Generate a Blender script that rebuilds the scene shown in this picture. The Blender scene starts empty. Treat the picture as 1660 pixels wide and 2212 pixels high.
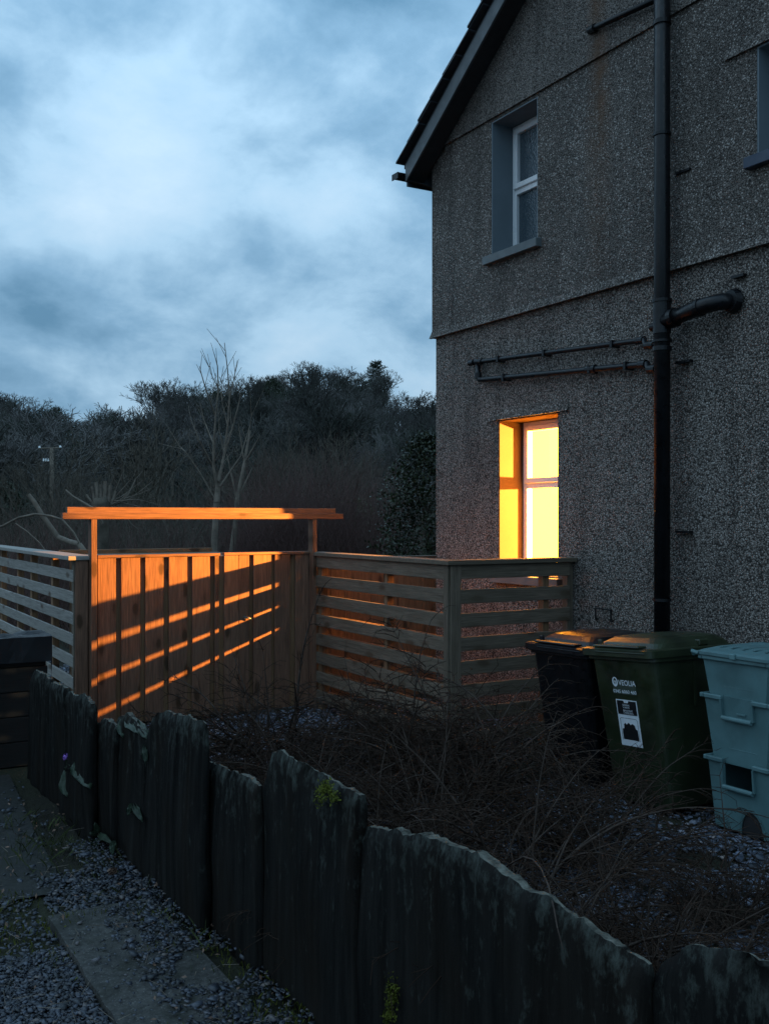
import bpy, math, random
import numpy as np
from mathutils import Vector, Matrix

random.seed(7)
R = math.radians
scene = bpy.context.scene
C = scene.collection

# ------------------------------------------------------------------ camera
CAM_H = 1.78
cam_d = bpy.data.cameras.new('camera')
cam = bpy.data.objects.new('camera', cam_d)
C.objects.link(cam)
cam.location = (0, 0, CAM_H)
cam.rotation_euler = (R(90), 0, R(-30))
cam_d.sensor_fit = 'VERTICAL'
cam_d.sensor_height = 36
cam_d.lens = 36 * 2200 / 2211
cam_d.shift_y = 14.5 / 2211
cam_d.clip_start = 0.05
cam_d.clip_end = 2000
scene.camera = cam

# ------------------------------------------------------------------ sky
SUN_EL, SUN_AZ = 8, -75
world = bpy.data.worlds.new('World')
scene.world = world
world.use_nodes = True
nt = world.node_tree
nt.nodes.clear()
def wn(t, **k):
    n = nt.nodes.new(t)
    for a, v in k.items(): setattr(n, a, v)
    return n
def wl(a, b): nt.links.new(a, b)
w_out = wn('ShaderNodeOutputWorld')
w_bg = wn('ShaderNodeBackground')
w_bg.inputs['Strength'].default_value = 1.0
w_sky = wn('ShaderNodeTexSky', sky_type='NISHITA', sun_disc=False)
w_sky.sun_elevation = R(SUN_EL)
w_sky.sun_rotation = R(SUN_AZ)
w_sk = wn('ShaderNodeVectorMath', operation='SCALE')
w_sk.inputs['Scale'].default_value = 0.08
wl(w_sky.outputs[0], w_sk.inputs[0])
w_tc = wn('ShaderNodeTexCoord')
w_sep = wn('ShaderNodeSeparateXYZ')
wl(w_tc.outputs['Generated'], w_sep.inputs[0])
w_abs = wn('ShaderNodeMath', operation='ABSOLUTE'); wl(w_sep.outputs[2], w_abs.inputs[0])
w_add = wn('ShaderNodeMath', operation='ADD'); wl(w_abs.outputs[0], w_add.inputs[0]); w_add.inputs[1].default_value = 0.75
w_div = wn('ShaderNodeVectorMath', operation='DIVIDE')
w_cmb = wn('ShaderNodeCombineXYZ')
for i in range(3): wl(w_add.outputs[0], w_cmb.inputs[i])
wl(w_tc.outputs['Generated'], w_div.inputs[0]); wl(w_cmb.outputs[0], w_div.inputs[1])
w_map = wn('ShaderNodeMapping'); w_map.inputs['Location'].default_value = (11.0, 5.0, 3.0)
w_map.inputs['Scale'].default_value = (1.25, 1.25, 1.7)
wl(w_div.outputs[0], w_map.inputs[0])
w_n1 = wn('ShaderNodeTexNoise'); w_n1.inputs['Scale'].default_value = 2.2; w_n1.inputs['Detail'].default_value = 7.0
w_n1.inputs['Roughness'].default_value = 0.46; w_n1.inputs['Distortion'].default_value = 0.15
wl(w_map.outputs[0], w_n1.inputs['Vector'])
w_n2 = wn('ShaderNodeTexNoise'); w_n2.inputs['Scale'].default_value = 6.0; w_n2.inputs['Detail'].default_value = 7.0
w_n2.inputs['Roughness'].default_value = 0.58; w_n2.inputs['Distortion'].default_value = 0.15
wl(w_map.outputs[0], w_n2.inputs['Vector'])
w_m = wn('ShaderNodeMix', data_type='FLOAT'); w_m.inputs[0].default_value = 0.40
wl(w_n1.outputs[0], w_m.inputs[2]); wl(w_n2.outputs[0], w_m.inputs[3])
w_rmp = wn('ShaderNodeValToRGB')
cr = w_rmp.color_ramp
cr.elements[0].position = 0.36; cr.elements[0].color = (0.130, 0.290, 0.460, 1)
cr.elements[1].position = 0.70; cr.elements[1].color = (0.64, 0.84, 1.02, 1)
e = cr.elements.new(0.45); e.color = (0.245, 0.45, 0.66, 1)
e = cr.elements.new(0.54); e.color = (0.44, 0.68, 0.90, 1)
wl(w_m.outputs[0], w_rmp.inputs[0])
w_mix = wn('ShaderNodeMix', data_type='RGBA'); w_mix.inputs[0].default_value = 0.95
wl(w_sk.outputs[0], w_mix.inputs[6]); wl(w_rmp.outputs[0], w_mix.inputs[7])
w_g = wn('ShaderNodeMath', operation='MULTIPLY_ADD'); wl(w_abs.outputs[0], w_g.inputs[0]); w_g.inputs[1].default_value = 0.95; w_g.inputs[2].default_value = 0.80
w_sc = wn('ShaderNodeVectorMath', operation='SCALE'); wl(w_mix.outputs[2], w_sc.inputs[0]); wl(w_g.outputs[0], w_sc.inputs['Scale'])
wl(w_sc.outputs[0], w_bg.inputs['Color']); wl(w_bg.outputs[0], w_out.inputs[0])

sun_d = bpy.data.lights.new('sun', 'SUN')
sun_d.energy = 0.06
sun_d.angle = R(40)
sun_d.color = (1.0, 0.93, 0.85)
sun = bpy.data.objects.new('sun', sun_d)
C.objects.link(sun)
az = R(SUN_AZ)
sdir = Vector((math.sin(az) * math.cos(R(SUN_EL + 30)), math.cos(az) * math.cos(R(SUN_EL + 30)), math.sin(R(SUN_EL + 30))))
sun.rotation_euler = sdir.to_track_quat('Z', 'Y').to_euler()

vs = scene.view_settings
vs.view_transform = 'Standard'; vs.look = 'None'; vs.exposure = 0.0; vs.gamma = 1.0; vs.use_curve_mapping = False
scene.cycles.use_denoising = True
scene.cycles.max_bounces = 8
scene.cycles.sample_clamp_indirect = 6.0

# ------------------------------------------------------------------ helpers
FW = Vector((0.5, math.sqrt(3) / 2, 0)); RT = Vector((math.sqrt(3) / 2, -0.5, 0))
CAMP = Vector((0, 0, CAM_H))
def ray(px, py): return FW + RT * ((px - 830) / 2200) + Vector((0, 0, (1120 - py) / 2200))
def onX(px, py, X): d = ray(px, py); return CAMP + d * (X / d.x)
def onY(px, py, Y): d = ray(px, py); return CAMP + d * (Y / d.y)
def atD(px, py, D): return CAMP + ray(px, py) * D
def W(x, D, z=0.0): v = RT * x + FW * D; return Vector((v.x, v.y, z))

def link(name, me, m=None, parent=None):
    o = bpy.data.objects.new(name, me)
    C.objects.link(o)
    if m is not None and me is not None and len(me.materials) == 0: me.materials.append(m)
    if parent is not None: o.parent = parent
    return o
def thing(name, label, cat, group=None, loc=(0, 0, 0)):
    o = bpy.data.objects.new(name, None); C.objects.link(o)
    o.location = loc; o.empty_display_size = 0.1
    o['label'] = label; o['category'] = cat
    if group: o['group'] = group
    return o
def tag(o, label, cat, group=None):
    o['label'] = label; o['category'] = cat
    if group: o['group'] = group
    return o
def kind(o, k): o['kind'] = k; return o

class MB:
    def __init__(s): s.v = []; s.f = []
    def add(s, vs_, fs):
        n = len(s.v); s.v += [tuple(v) for v in vs_]; s.f += [tuple(i + n for i in f) for f in fs]; return s
    def box(s, a, b, M=None):
        x0, y0, z0 = a; x1, y1, z1 = b
        vs_ = [Vector(p) for p in ((x0,y0,z0),(x1,y0,z0),(x1,y1,z0),(x0,y1,z0),(x0,y0,z1),(x1,y0,z1),(x1,y1,z1),(x0,y1,z1))]
        if M is not None: vs_ = [M @ v for v in vs_]
        return s.add(vs_, [(0,3,2,1),(4,5,6,7),(0,1,5,4),(1,2,6,5),(2,3,7,6),(3,0,4,7)])
    def hexa(s, bot, top):   # 4 bottom pts ccw, 4 top pts
        return s.add(list(bot) + list(top), [(0,3,2,1),(4,5,6,7),(0,1,5,4),(1,2,6,5),(2,3,7,6),(3,0,4,7)])
    def loft(s, rings, cap=True):
        n = len(rings[0]); b = len(s.v)
        for r in rings: s.v += [tuple(p) for p in r]
        for k in range(len(rings) - 1):
            for i in range(n):
                j = (i + 1) % n
                s.f.append((b+k*n+i, b+k*n+j, b+(k+1)*n+j, b+(k+1)*n+i))
        if cap:
            s.f.append(tuple(b + i for i in reversed(range(n))))
            s.f.append(tuple(b + (len(rings)-1)*n + i for i in range(n)))
        return s
    def tube(s, pts, r, n=10, cap=True):
        pts = [Vector(p) for p in pts]
        rr = r if isinstance(r, (list, tuple)) else [r] * len(pts)
        rings = []
        t0 = (pts[1] - pts[0]).normalized()
        u = t0.orthogonal().normalized()
        for i, p in enumerate(pts):
            if i == 0: t = pts[1] - pts[0]
            elif i == len(pts) - 1: t = pts[-1] - pts[-2]
            else: t = (pts[i+1] - pts[i]).normalized() + (pts[i] - pts[i-1]).normalized()
            t.normalize()
            u = (u - t * u.dot(t)).normalized(); w = t.cross(u)
            rings.append([p + (u * math.cos(a) + w * math.sin(a)) * rr[i] for a in [2*math.pi*k/n for k in range(n)]])
        return s.loft(rings, cap)
    def mesh(s, name, smooth=False):
        me = bpy.data.meshes.new(name); me.from_pydata(s.v, [], s.f); me.update()
        if smooth:
            for p in me.polygons: p.use_smooth = True
        return me
    def build(s, name, m, parent=None, smooth=False, bevel=0.0, seg=1):
        o = link(name, s.mesh(name, smooth), m, parent)
        if bevel:
            b = o.modifiers.new('bevel', 'BEVEL'); b.width = bevel; b.segments = seg; b.limit_method = 'ANGLE'; b.angle_limit = R(40)
        return o

def np_mesh(name, V, F):
    V = np.asarray(V, dtype=np.float32); F = np.asarray(F, dtype=np.int32)
    me = bpy.data.meshes.new(name)
    k = F.shape[1]
    me.vertices.add(len(V)); me.vertices.foreach_set('co', V.ravel())
    me.loops.add(F.size); me.loops.foreach_set('vertex_index', F.ravel())
    me.polygons.add(len(F)); me.polygons.foreach_set('loop_start', np.arange(0, F.size, k, dtype=np.int32))
    me.update(calc_edges=True); me.validate()
    return me
def seg_mesh(name, segs, sides=3):
    S = np.asarray(segs, dtype=np.float64)
    p0, p1, r0, r1 = S[:, 0:3], S[:, 3:6], S[:, 6], S[:, 7]
    t = p1 - p0; L = np.linalg.norm(t, axis=1, keepdims=True); L[L == 0] = 1e-6; t = t / L
    a = np.where(np.abs(t[:, 2:3]) < 0.8, np.array([[0, 0, 1.0]]), np.array([[1.0, 0, 0]]))
    u = np.cross(t, a); u /= np.linalg.norm(u, axis=1, keepdims=True); w = np.cross(t, u)
    V = np.zeros((len(S), 2 * sides, 3))
    for k in range(sides):
        an = 2 * math.pi * k / sides
        d = u * math.cos(an) + w * math.sin(an)
        V[:, k] = p0 + d * r0[:, None]; V[:, sides + k] = p1 + d * r1[:, None]
    base = np.arange(len(S))[:, None] * (2 * sides)
    F = np.concatenate([base + np.array([[k, (k+1) % sides, sides + (k+1) % sides, sides + k]]) for k in range(sides)], axis=0)
    return np_mesh(name, V.reshape(-1, 3), F)
def leaf_mesh(name, P, size, rng, up=0.0, asp=0.6, elong=None):
    n = len(P)
    d = rng.normal(size=(n, 3)); d /= np.linalg.norm(d, axis=1, keepdims=True)
    nn = rng.normal(size=(n, 3)); nn[:, 2] += up; nn /= np.linalg.norm(nn, axis=1, keepdims=True)
    w = np.cross(d, nn); w /= np.linalg.norm(w, axis=1, keepdims=True) + 1e-9
    s = (size * rng.uniform(0.6, 1.35, n))[:, None]
    V = np.zeros((n, 4, 3))
    V[:, 0] = P - d * s * 0.5; V[:, 1] = P + w * s * asp * 0.5 + nn * s * 0.08; V[:, 2] = P + d * s * 0.5; V[:, 3] = P - w * s * asp * 0.5 + nn * s * 0.08
    F = np.arange(n)[:, None] * 4 + np.array([[0, 1, 2, 3]])
    return np_mesh(name, V.reshape(-1, 3), F)

# ------------------------------------------------------------------ materials
def newmat(name):
    m = bpy.data.materials.new(name); m.use_nodes = True
    n = m.node_tree.nodes; n.clear()
    o = n.new('ShaderNodeOutputMaterial'); b = n.new('ShaderNodeBsdfPrincipled')
    m.node_tree.links.new(b.outputs[0], o.inputs[0])
    return m, m.node_tree, b
def N(t, typ, **k):
    n = t.nodes.new(typ)
    for a, v in k.items(): setattr(n, a, v)
    return n
def setc(sock, c): sock.default_value = (c[0], c[1], c[2], 1)
def ramp(t, src, stops):
    r = N(t, 'ShaderNodeValToRGB'); c = r.color_ramp
    c.elements[0].position = stops[0][0]; setc_e(c.elements[0], stops[0][1])
    c.elements[1].position = stops[-1][0]; setc_e(c.elements[1], stops[-1][1])
    for p, col in stops[1:-1]:
        e_ = c.elements.new(p); setc_e(e_, col)
    t.links.new(src, r.inputs[0]); return r.outputs[0]
def setc_e(e_, c):
    if not isinstance(c, (tuple, list)): c = (c, c, c)
    e_.color = (c[0], c[1], c[2], 1)
def noise(t, vec, scale, detail=4, rough=0.55, dist=0.0):
    n = N(t, 'ShaderNodeTexNoise'); n.inputs['Scale'].default_value = scale; n.inputs['Detail'].default_value = detail
    n.inputs['Roughness'].default_value = rough; n.inputs['Distortion'].default_value = dist
    if vec is not None: t.links.new(vec, n.inputs['Vector'])
    return n.outputs[0]
def mapping(t, vec, scale=(1, 1, 1), loc=(0, 0, 0)):
    m = N(t, 'ShaderNodeMapping'); m.inputs['Scale'].default_value = scale; m.inputs['Location'].default_value = loc
    t.links.new(vec, m.inputs[0]); return m.outputs[0]
def mixc(t, fac, a, b, mode='MIX'):
    m = N(t, 'ShaderNodeMix', data_type='RGBA', blend_type=mode)
    for sock, v in ((m.inputs[0], fac), (m.inputs[6], a), (m.inputs[7], b)):
        if hasattr(v, 'links'): t.links.new(v, sock)
        elif isinstance(v, (int, float)): sock.default_value = v
        else: setc(sock, v)
    return m.outputs[2]
def math_(t, op, a, b=None, clamp=False):
    m = N(t, 'ShaderNodeMath', operation=op); m.use_clamp = clamp
    for i, v in enumerate((a, b)):
        if v is None: continue
        if hasattr(v, 'links'): t.links.new(v, m.inputs[i])
        else: m.inputs[i].default_value = v
    return m.outputs[0]
def bump(t, bsdf, h, strength=0.5, dist=0.01):
    b = N(t, 'ShaderNodeBump'); b.inputs['Strength'].default_value = strength; b.inputs['Distance'].default_value = dist
    t.links.new(h, b.inputs['Height']); t.links.new(b.outputs[0], bsdf.inputs['Normal'])
def objco(t, rnd=True):
    tc = N(t, 'ShaderNodeTexCoord')
    if not rnd: return tc.outputs['Object']
    oi = N(t, 'ShaderNodeObjectInfo')
    s = N(t, 'ShaderNodeVectorMath', operation='MULTIPLY_ADD')
    cb = N(t, 'ShaderNodeCombineXYZ')
    for i in range(3): t.links.new(oi.outputs['Random'], cb.inputs[i])
    t.links.new(cb.outputs[0], s.inputs[0]); s.inputs[1].default_value = (17.3, 9.1, 23.7); t.links.new(tc.outputs['Object'], s.inputs[2])
    return s.outputs[0]

def plain(name, c, rough=0.6, var=0.25, scale=6, bmp=0.0, spec=0.5, metal=0.0, dist=0.004, rnd=True):
    m, t, b = newmat(name)
    v = objco(t, rnd)
    n = noise(t, v, scale, 5, 0.6)
    lo = tuple(x * (1 - var) for x in c); hi = tuple(min(1, x * (1 + var)) for x in c)
    t.links.new(ramp(t, n, [(0.3, lo), (0.7, hi)]), b.inputs['Base Color'])
    n2 = noise(t, v, scale * 3.1, 3)
    t.links.new(ramp(t, n2, [(0.3, max(0, rough - 0.12)), (0.7, min(1, rough + 0.12))]), b.inputs['Roughness'])
    b.inputs['Specular IOR Level'].default_value = spec; b.inputs['Metallic'].default_value = metal
    if bmp: bump(t, b, noise(t, v, scale * 9, 4), bmp, dist)
    return m

def wood(name, lo, hi, knot=(0.06, 0.035, 0.02), weather=None, wamt=0.0, rough=0.75):
    m, t, b = newmat(name)
    v = objco(t)
    g = noise(t, mapping(t, v, (1.3, 22, 22)), 2.2, 6, 0.62, 0.6)
    fine = noise(t, mapping(t, v, (3.0, 120, 120)), 2.0, 3)
    col = ramp(t, g, [(0.28, lo), (0.72, hi)])
    col = mixc(t, 0.5, col, ramp(t, fine, [(0.3, tuple(x * 0.5 for x in lo)), (0.7, hi)]))
    oi = N(t, 'ShaderNodeObjectInfo')
    col = mixc(t, 0.55, col, ramp(t, oi.outputs['Random'], [(0, 0.55), (1, 1.0)]), 'MULTIPLY')
    vo = N(t, 'ShaderNodeTexVoronoi'); vo.inputs['Scale'].default_value = 1.0
    wb = N(t, 'ShaderNodeVectorMath', operation='ADD'); t.links.new(mapping(t, v, (3.0, 0.05, 7.5)), wb.inputs[0])
    wn2 = N(t, 'ShaderNodeTexNoise'); wn2.inputs['Scale'].default_value = 9.0; t.links.new(v, wn2.inputs['Vector'])
    ws = N(t, 'ShaderNodeVectorMath', operation='SCALE'); ws.inputs['Scale'].default_value = 0.22; t.links.new(wn2.outputs['Color'], ws.inputs[0]); t.links.new(ws.outputs[0], wb.inputs[1])
    t.links.new(wb.outputs[0], vo.inputs['Vector'])
    k = ramp(t, vo.outputs['Distance'], [(0.09, 0.97), (0.15, 0.85), (0.20, 0.30), (0.30, 0.0)])
    col = mixc(t, k, col, knot)
    if weather:
        wn_ = noise(t, mapping(t, v, (2.0, 5, 5)), 1.6, 5, 0.65)
        col = mixc(t, ramp(t, wn_, [(0.5 - 0.25 * wamt, 0.0), (0.75 - 0.2 * wamt, wamt)]), col, weather)
    t.links.new(col, b.inputs['Base Color'])
    b.inputs['Roughness'].default_value = rough; b.inputs['Specular IOR Level'].default_value = 0.25
    bump(t, b, g, 0.35, 0.004)
    return m

M = {}
M['wood_grey'] = wood('weathered_wood', (0.044, 0.031, 0.022), (0.255, 0.200, 0.150), weather=(0.095, 0.078, 0.055), wamt=0.6)
M['wood_grey_skylit'] = wood('weathered_wood_skylit', (0.13, 0.12, 0.105), (0.42, 0.40, 0.37), weather=(0.22, 0.215, 0.19), wamt=0.5)  # paler copy of the weathered wood, sky brightness painted into the colour
M['wood_pine'] = wood('pine_wood', (0.062, 0.031, 0.022), (0.265, 0.140, 0.088), knot=(0.05, 0.025, 0.012), rough=0.65)
M['wood_dark'] = wood('old_dark_wood', (0.006, 0.0055, 0.005), (0.018, 0.016, 0.015), rough=0.85)
M['wood_brown'] = wood('brown_wood', (0.14, 0.078, 0.042), (0.30, 0.175, 0.095))
M['soil'] = plain('soil', (0.022, 0.019, 0.015), 0.95, 0.5, 3, 0.6, 0.2, rnd=False)
M['black_plastic'] = plain('black_plastic', (0.005, 0.0055, 0.007), 0.36, 0.3, 8, 0.08, spec=0.3)
M['black_pipe'] = plain('black_pipe', (0.005, 0.0055, 0.007), 0.34, 0.35, 7, 0.05, spec=0.3)
M['green_plastic'] = plain('green_plastic', (0.017, 0.024, 0.010), 0.42, 0.5, 3.5, 0.12)
M['teal_plastic'] = plain('teal_plastic', (0.080, 0.160, 0.168), 0.55, 0.30, 3.2, 0.15)
M['dark_paint'] = plain('dark_paint', (0.035, 0.042, 0.05), 0.45, 0.25, 5, 0.05)
M['barge_paint'] = plain('barge_paint', (0.075, 0.085, 0.092), 0.5, 0.18, 4, 0.05)
M['soffit_paint'] = plain('soffit_paint', (0.02, 0.022, 0.025), 0.6, 0.2, 4)
M['slate'] = plain('roof_slate', (0.03, 0.033, 0.04), 0.5, 0.4, 9, 0.3)
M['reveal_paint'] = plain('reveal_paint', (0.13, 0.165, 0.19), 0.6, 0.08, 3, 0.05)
M['reveal_lamplit'] = plain('reveal_paint_lamplit', (0.085, 0.055, 0.040), 0.8, 0.05, 3, 0.05, spec=0.0)  # lamp-lit copy of the reveal paint, amber light and reduced glare coloured in
M['sill_paint'] = plain('sill_paint', (0.10, 0.115, 0.12), 0.55, 0.15, 5, 0.1)
M['sill_blue'] = plain('sill_blue', (0.03, 0.045, 0.075), 0.55, 0.15, 5, 0.1)
M['upvc'] = plain('white_plastic_frame', (0.72, 0.72, 0.73), 0.35, 0.05, 3)
M['room_paint'] = plain('room_paint', (0.022, 0.020, 0.030), 0.9, 0.03, 1.5, spec=0.0)
M['twig'] = plain('twig_bark', (0.034, 0.021, 0.015), 0.8, 0.4, 20, spec=0.12)
M['stem'] = plain('stem_bark', (0.052, 0.038, 0.031), 0.75, 0.35, 15, 0.3, spec=0.12)
M['bark'] = plain('tree_bark', (0.090, 0.078, 0.062), 0.9, 0.4, 6, 0.5, spec=0.12)
def make_far_bark():
    m, t, b = newmat('far_bark')
    oi = N(t, 'ShaderNodeObjectInfo')
    t.links.new(ramp(t, oi.outputs['Random'], [(0.0, (0.032, 0.035, 0.030)), (0.35, (0.080, 0.076, 0.072)), (0.6, (0.055, 0.062, 0.052)), (0.8, (0.105, 0.100, 0.096)), (1.0, (0.135, 0.128, 0.122))]), b.inputs['Base Color'])
    b.inputs['Roughness'].default_value = 0.95; b.inputs['Specular IOR Level'].default_value = 0.1
    return m
M['bark_far'] = make_far_bark()
M['hedge_twig'] = plain('hedge_twig', (0.115, 0.070, 0.062), 0.8, 0.4, 20, spec=0.12)
M['bark_pale'] = plain('pale_bark', (0.15, 0.126, 0.102), 0.85, 0.35, 8, 0.4, spec=0.12)
M['ivy'] = plain('ivy_leaf', (0.030, 0.038, 0.024), 0.5, 0.5, 3, spec=0.12)
M['conifer'] = plain('conifer_needles', (0.012, 0.026, 0.016), 0.7, 0.4, 3, spec=0.12)
M['holly'] = plain('holly_leaf', (0.022, 0.030, 0.013), 0.35, 0.6, 2.2, spec=0.3)
M['pale_leaf'] = plain('pale_leaf', (0.09, 0.115, 0.05), 0.5, 0.4, 5)
M['big_leaf'] = plain('big_leaf', (0.026, 0.040, 0.026), 0.4, 0.35, 14, 0.3, spec=0.12)
M['moss'] = plain('moss', (0.075, 0.085, 0.014), 0.9, 0.5, 12, spec=0.12)
M['grass'] = plain('grass', (0.045, 0.055, 0.022), 0.8, 0.5, 8, spec=0.12)
M['petal'] = plain('petal', (0.34, 0.16, 0.62), 0.5, 0.3, 60)
M['deadleaf'] = plain('dead_leaf', (0.13, 0.075, 0.05), 0.8, 0.4, 15)
M['rubber'] = plain('rubber', (0.012, 0.012, 0.013), 0.8, 0.2, 10)
M['white_print'] = plain('white_print', (0.62, 0.66, 0.70), 0.45, 0.08, 20)
M['black_print'] = plain('black_print', (0.008, 0.008, 0.010), 0.45, 0.1, 20)
M['grey_print'] = plain('grey_print', (0.045, 0.06, 0.045), 0.45, 0.1, 20)
M['ceramic'] = plain('ceramic', (0.75, 0.78, 0.78), 0.25, 0.05, 5)
M['metal'] = plain('zinc', (0.32, 0.33, 0.34), 0.45, 0.2, 15, 0.1, metal=0.9)
M['tarp'] = plain('tarpaulin', (0.007, 0.008, 0.010), 0.5, 0.3, 6, 0.2, spec=0.25)

# pebbledash
def make_pebble():
    m, t, b = newmat('pebbledash')
    v = objco(t, False)
    vo = N(t, 'ShaderNodeTexVoronoi'); vo.inputs['Scale'].default_value = 84; vo.inputs['Randomness'].default_value = 1.0
    t.links.new(v, vo.inputs['Vector'])
    sep = N(t, 'ShaderNodeSeparateColor'); t.links.new(vo.outputs['Color'], sep.inputs[0])
    stone = ramp(t, sep.outputs[0], [(0.0, (0.070, 0.059, 0.051)), (0.40, (0.165, 0.142, 0.125)), (0.80, (0.275, 0.240, 0.214)), (0.985, (0.50, 0.455, 0.42))])
    gap = ramp(t, vo.outputs['Distance'], [(0.38, 1.0), (0.78, 0.22)])
    col = mixc(t, 1.0, stone, gap, 'MULTIPLY')
    big = noise(t, v, 1.1, 5, 0.6)
    col = mixc(t, 0.6, col, ramp(t, big, [(0.28, 0.45), (0.5, 0.8), (0.72, 1.0)]), 'MULTIPLY')
    strk = noise(t, mapping(t, v, (1, 4.5, 0.35)), 1.4, 5, 0.6)
    col = mixc(t, 0.55, col, ramp(t, strk, [(0.34, 0.45), (0.52, 1.0)]), 'MULTIPLY')
    sp = N(t, 'ShaderNodeSeparateXYZ'); t.links.new(v, sp.inputs[0])
    wob = noise(t, mapping(t, v, (1, 2, 0.6)), 1.6, 4)
    yy = math_(t, 'ADD', sp.outputs[1], math_(t, 'MULTIPLY', wob, 0.22))
    d = math_(t, 'ABSOLUTE', math_(t, 'SUBTRACT', yy, 6.10))
    st = ramp(t, d, [(0.02, 0.75), (0.17, 0.0)])
    zf = math_(t, 'MULTIPLY', math_(t, 'SUBTRACT', sp.outputs[2], 3.4), 0.6, True)
    st = math_(t, 'MULTIPLY', math_(t, 'MULTIPLY', st, zf), ramp(t, noise(t, v, 7, 4), [(0.35, 0.25), (0.65, 1.0)]))
    col = mixc(t, st, col, (0.13, 0.068, 0.036))
    t.links.new(col, b.inputs['Base Color'])
    b.inputs['Roughness'].default_value = 0.75; b.inputs['Specular IOR Level'].default_value = 0.25
    h = math_(t, 'ADD', math_(t, 'SUBTRACT', 1.0, vo.outputs['Distance']), math_(t, 'MULTIPLY', noise(t, v, 190, 2), 0.4))
    bump(t, b, h, 0.8, 0.011)
    return m
M['pebble'] = make_pebble()

def make_slab_mat():
    m, t, b = newmat('slate_slab')
    v = objco(t)
    st = noise(t, mapping(t, v, (9, 9, 0.7)), 2.0, 6, 0.65)
    col = ramp(t, st, [(0.3, (0.005, 0.005, 0.005)), (0.75, (0.022, 0.0215, 0.020))])
    br = noise(t, mapping(t, v, (3, 3, 1.2)), 1.3, 3)
    col = mixc(t, ramp(t, br, [(0.45, 0.0), (0.7, 0.5)]), col, (0.015, 0.011, 0.008))
    li = noise(t, mapping(t, v, (5, 5, 2.6)), 4.5, 7, 0.75)
    tc = N(t, 'ShaderNodeTexCoord'); sp = N(t, 'ShaderNodeSeparateXYZ'); t.links.new(tc.outputs['Generated'], sp.inputs[0])
    hi = math_(t, 'MULTIPLY', math_(t, 'POWER', sp.outputs[2], 3.5), 0.17)
    lm = ramp(t, math_(t, 'ADD', li, hi), [(0.61, 0.0), (0.82, 0.42)])
    col = mixc(t, lm, col, (0.12, 0.14, 0.125))
    t.links.new(col, b.inputs['Base Color'])
    b.inputs['Roughness'].default_value = 0.85; b.inputs['Specular IOR Level'].default_value = 0.03
    bump(t, b, math_(t, 'ADD', st, math_(t, 'MULTIPLY', li, 0.5)), 0.7, 0.012)
    return m
M['slab'] = make_slab_mat()
M['slab_edge'] = plain('slate_top_edge', (0.085, 0.085, 0.072), 0.85, 0.95, 30, 0.9, spec=0.1)

def make_ground():
    m, t, b = newmat('garden_ground')
    v = objco(t, False)
    n = noise(t, v, 1.2, 6, 0.65)
    f = noise(t, v, 28, 5, 0.7)
    col = ramp(t, n, [(0.35, (0.020, 0.018, 0.014)), (0.55, (0.028, 0.030, 0.017)), (0.75, (0.040, 0.036, 0.026))])
    col = mixc(t, 0.5, col, ramp(t, f, [(0.3, 0.35), (0.7, 1.0)]), 'MULTIPLY')
    t.links.new(col, b.inputs['Base Color']); b.inputs['Roughness'].default_value = 0.95
    b.inputs['Specular IOR Level'].default_value = 0.2
    bump(t, b, f, 0.6, 0.03)
    return m
M['ground'] = make_ground()
def make_concrete(name, lo, hi, spk):
    m, t, b = newmat(name)
    v = objco(t, False)
    n = noise(t, v, 3.0, 6, 0.65)
    col = ramp(t, n, [(0.3, lo), (0.7, hi)])
    vo = N(t, 'ShaderNodeTexVoronoi'); vo.inputs['Scale'].default_value = 150; t.links.new(v, vo.inputs['Vector'])
    sep = N(t, 'ShaderNodeSeparateColor'); t.links.new(vo.outputs['Color'], sep.inputs[0])
    s = math_(t, 'MULTIPLY', ramp(t, sep.outputs[1], [(0.80, 0.0), (1.0, 0.9)]), ramp(t, vo.outputs['Distance'], [(0.25, 1.0), (0.5, 0.0)]))
    col = mixc(t, s, col, spk)
    dk = noise(t, v, 46, 4, 0.7)
    col = mixc(t, 0.8, col, ramp(t, dk, [(0.35, 0.3), (0.6, 1.0)]), 'MULTIPLY')
    blot = noise(t, v, 7.0, 5, 0.7)
    col = mixc(t, ramp(t, blot, [(0.48, 0.0), (0.66, 0.75)]), col, (0.020, 0.021, 0.015))
    t.links.new(col, b.inputs['Base Color']); b.inputs['Roughness'].default_value = 0.85; b.inputs['Specular IOR Level'].default_value = 0.25
    bump(t, b, dk, 0.4, 0.005)
    return m
M['concrete'] = make_concrete('concrete', (0.036, 0.036, 0.034), (0.082, 0.079, 0.073), (0.20, 0.20, 0.19))
M['tarmac'] = make_concrete('tarmac', (0.018, 0.019, 0.018), (0.032, 0.032, 0.030), (0.08, 0.08, 0.08))
def make_chip(nm='slate_chip', k=1.0):
    m, t, b = newmat(nm)
    g = N(t, 'ShaderNodeNewGeometry')
    col = ramp(t, g.outputs['Random Per Island'], [(p_, tuple(x_ * k for x_ in c_)) for p_, c_ in [(0.0, (0.005, 0.006, 0.008)), (0.5, (0.019, 0.023, 0.033)), (0.85, (0.054, 0.062, 0.084)), (1.0, (0.10, 0.080, 0.072))]])
    t.links.new(col, b.inputs['Base Color']); b.inputs['Roughness'].default_value = 0.5
    return m
M['chip'] = make_chip()
M['gravel_chip'] = make_chip('gravel_chip', 2.9)

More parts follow.
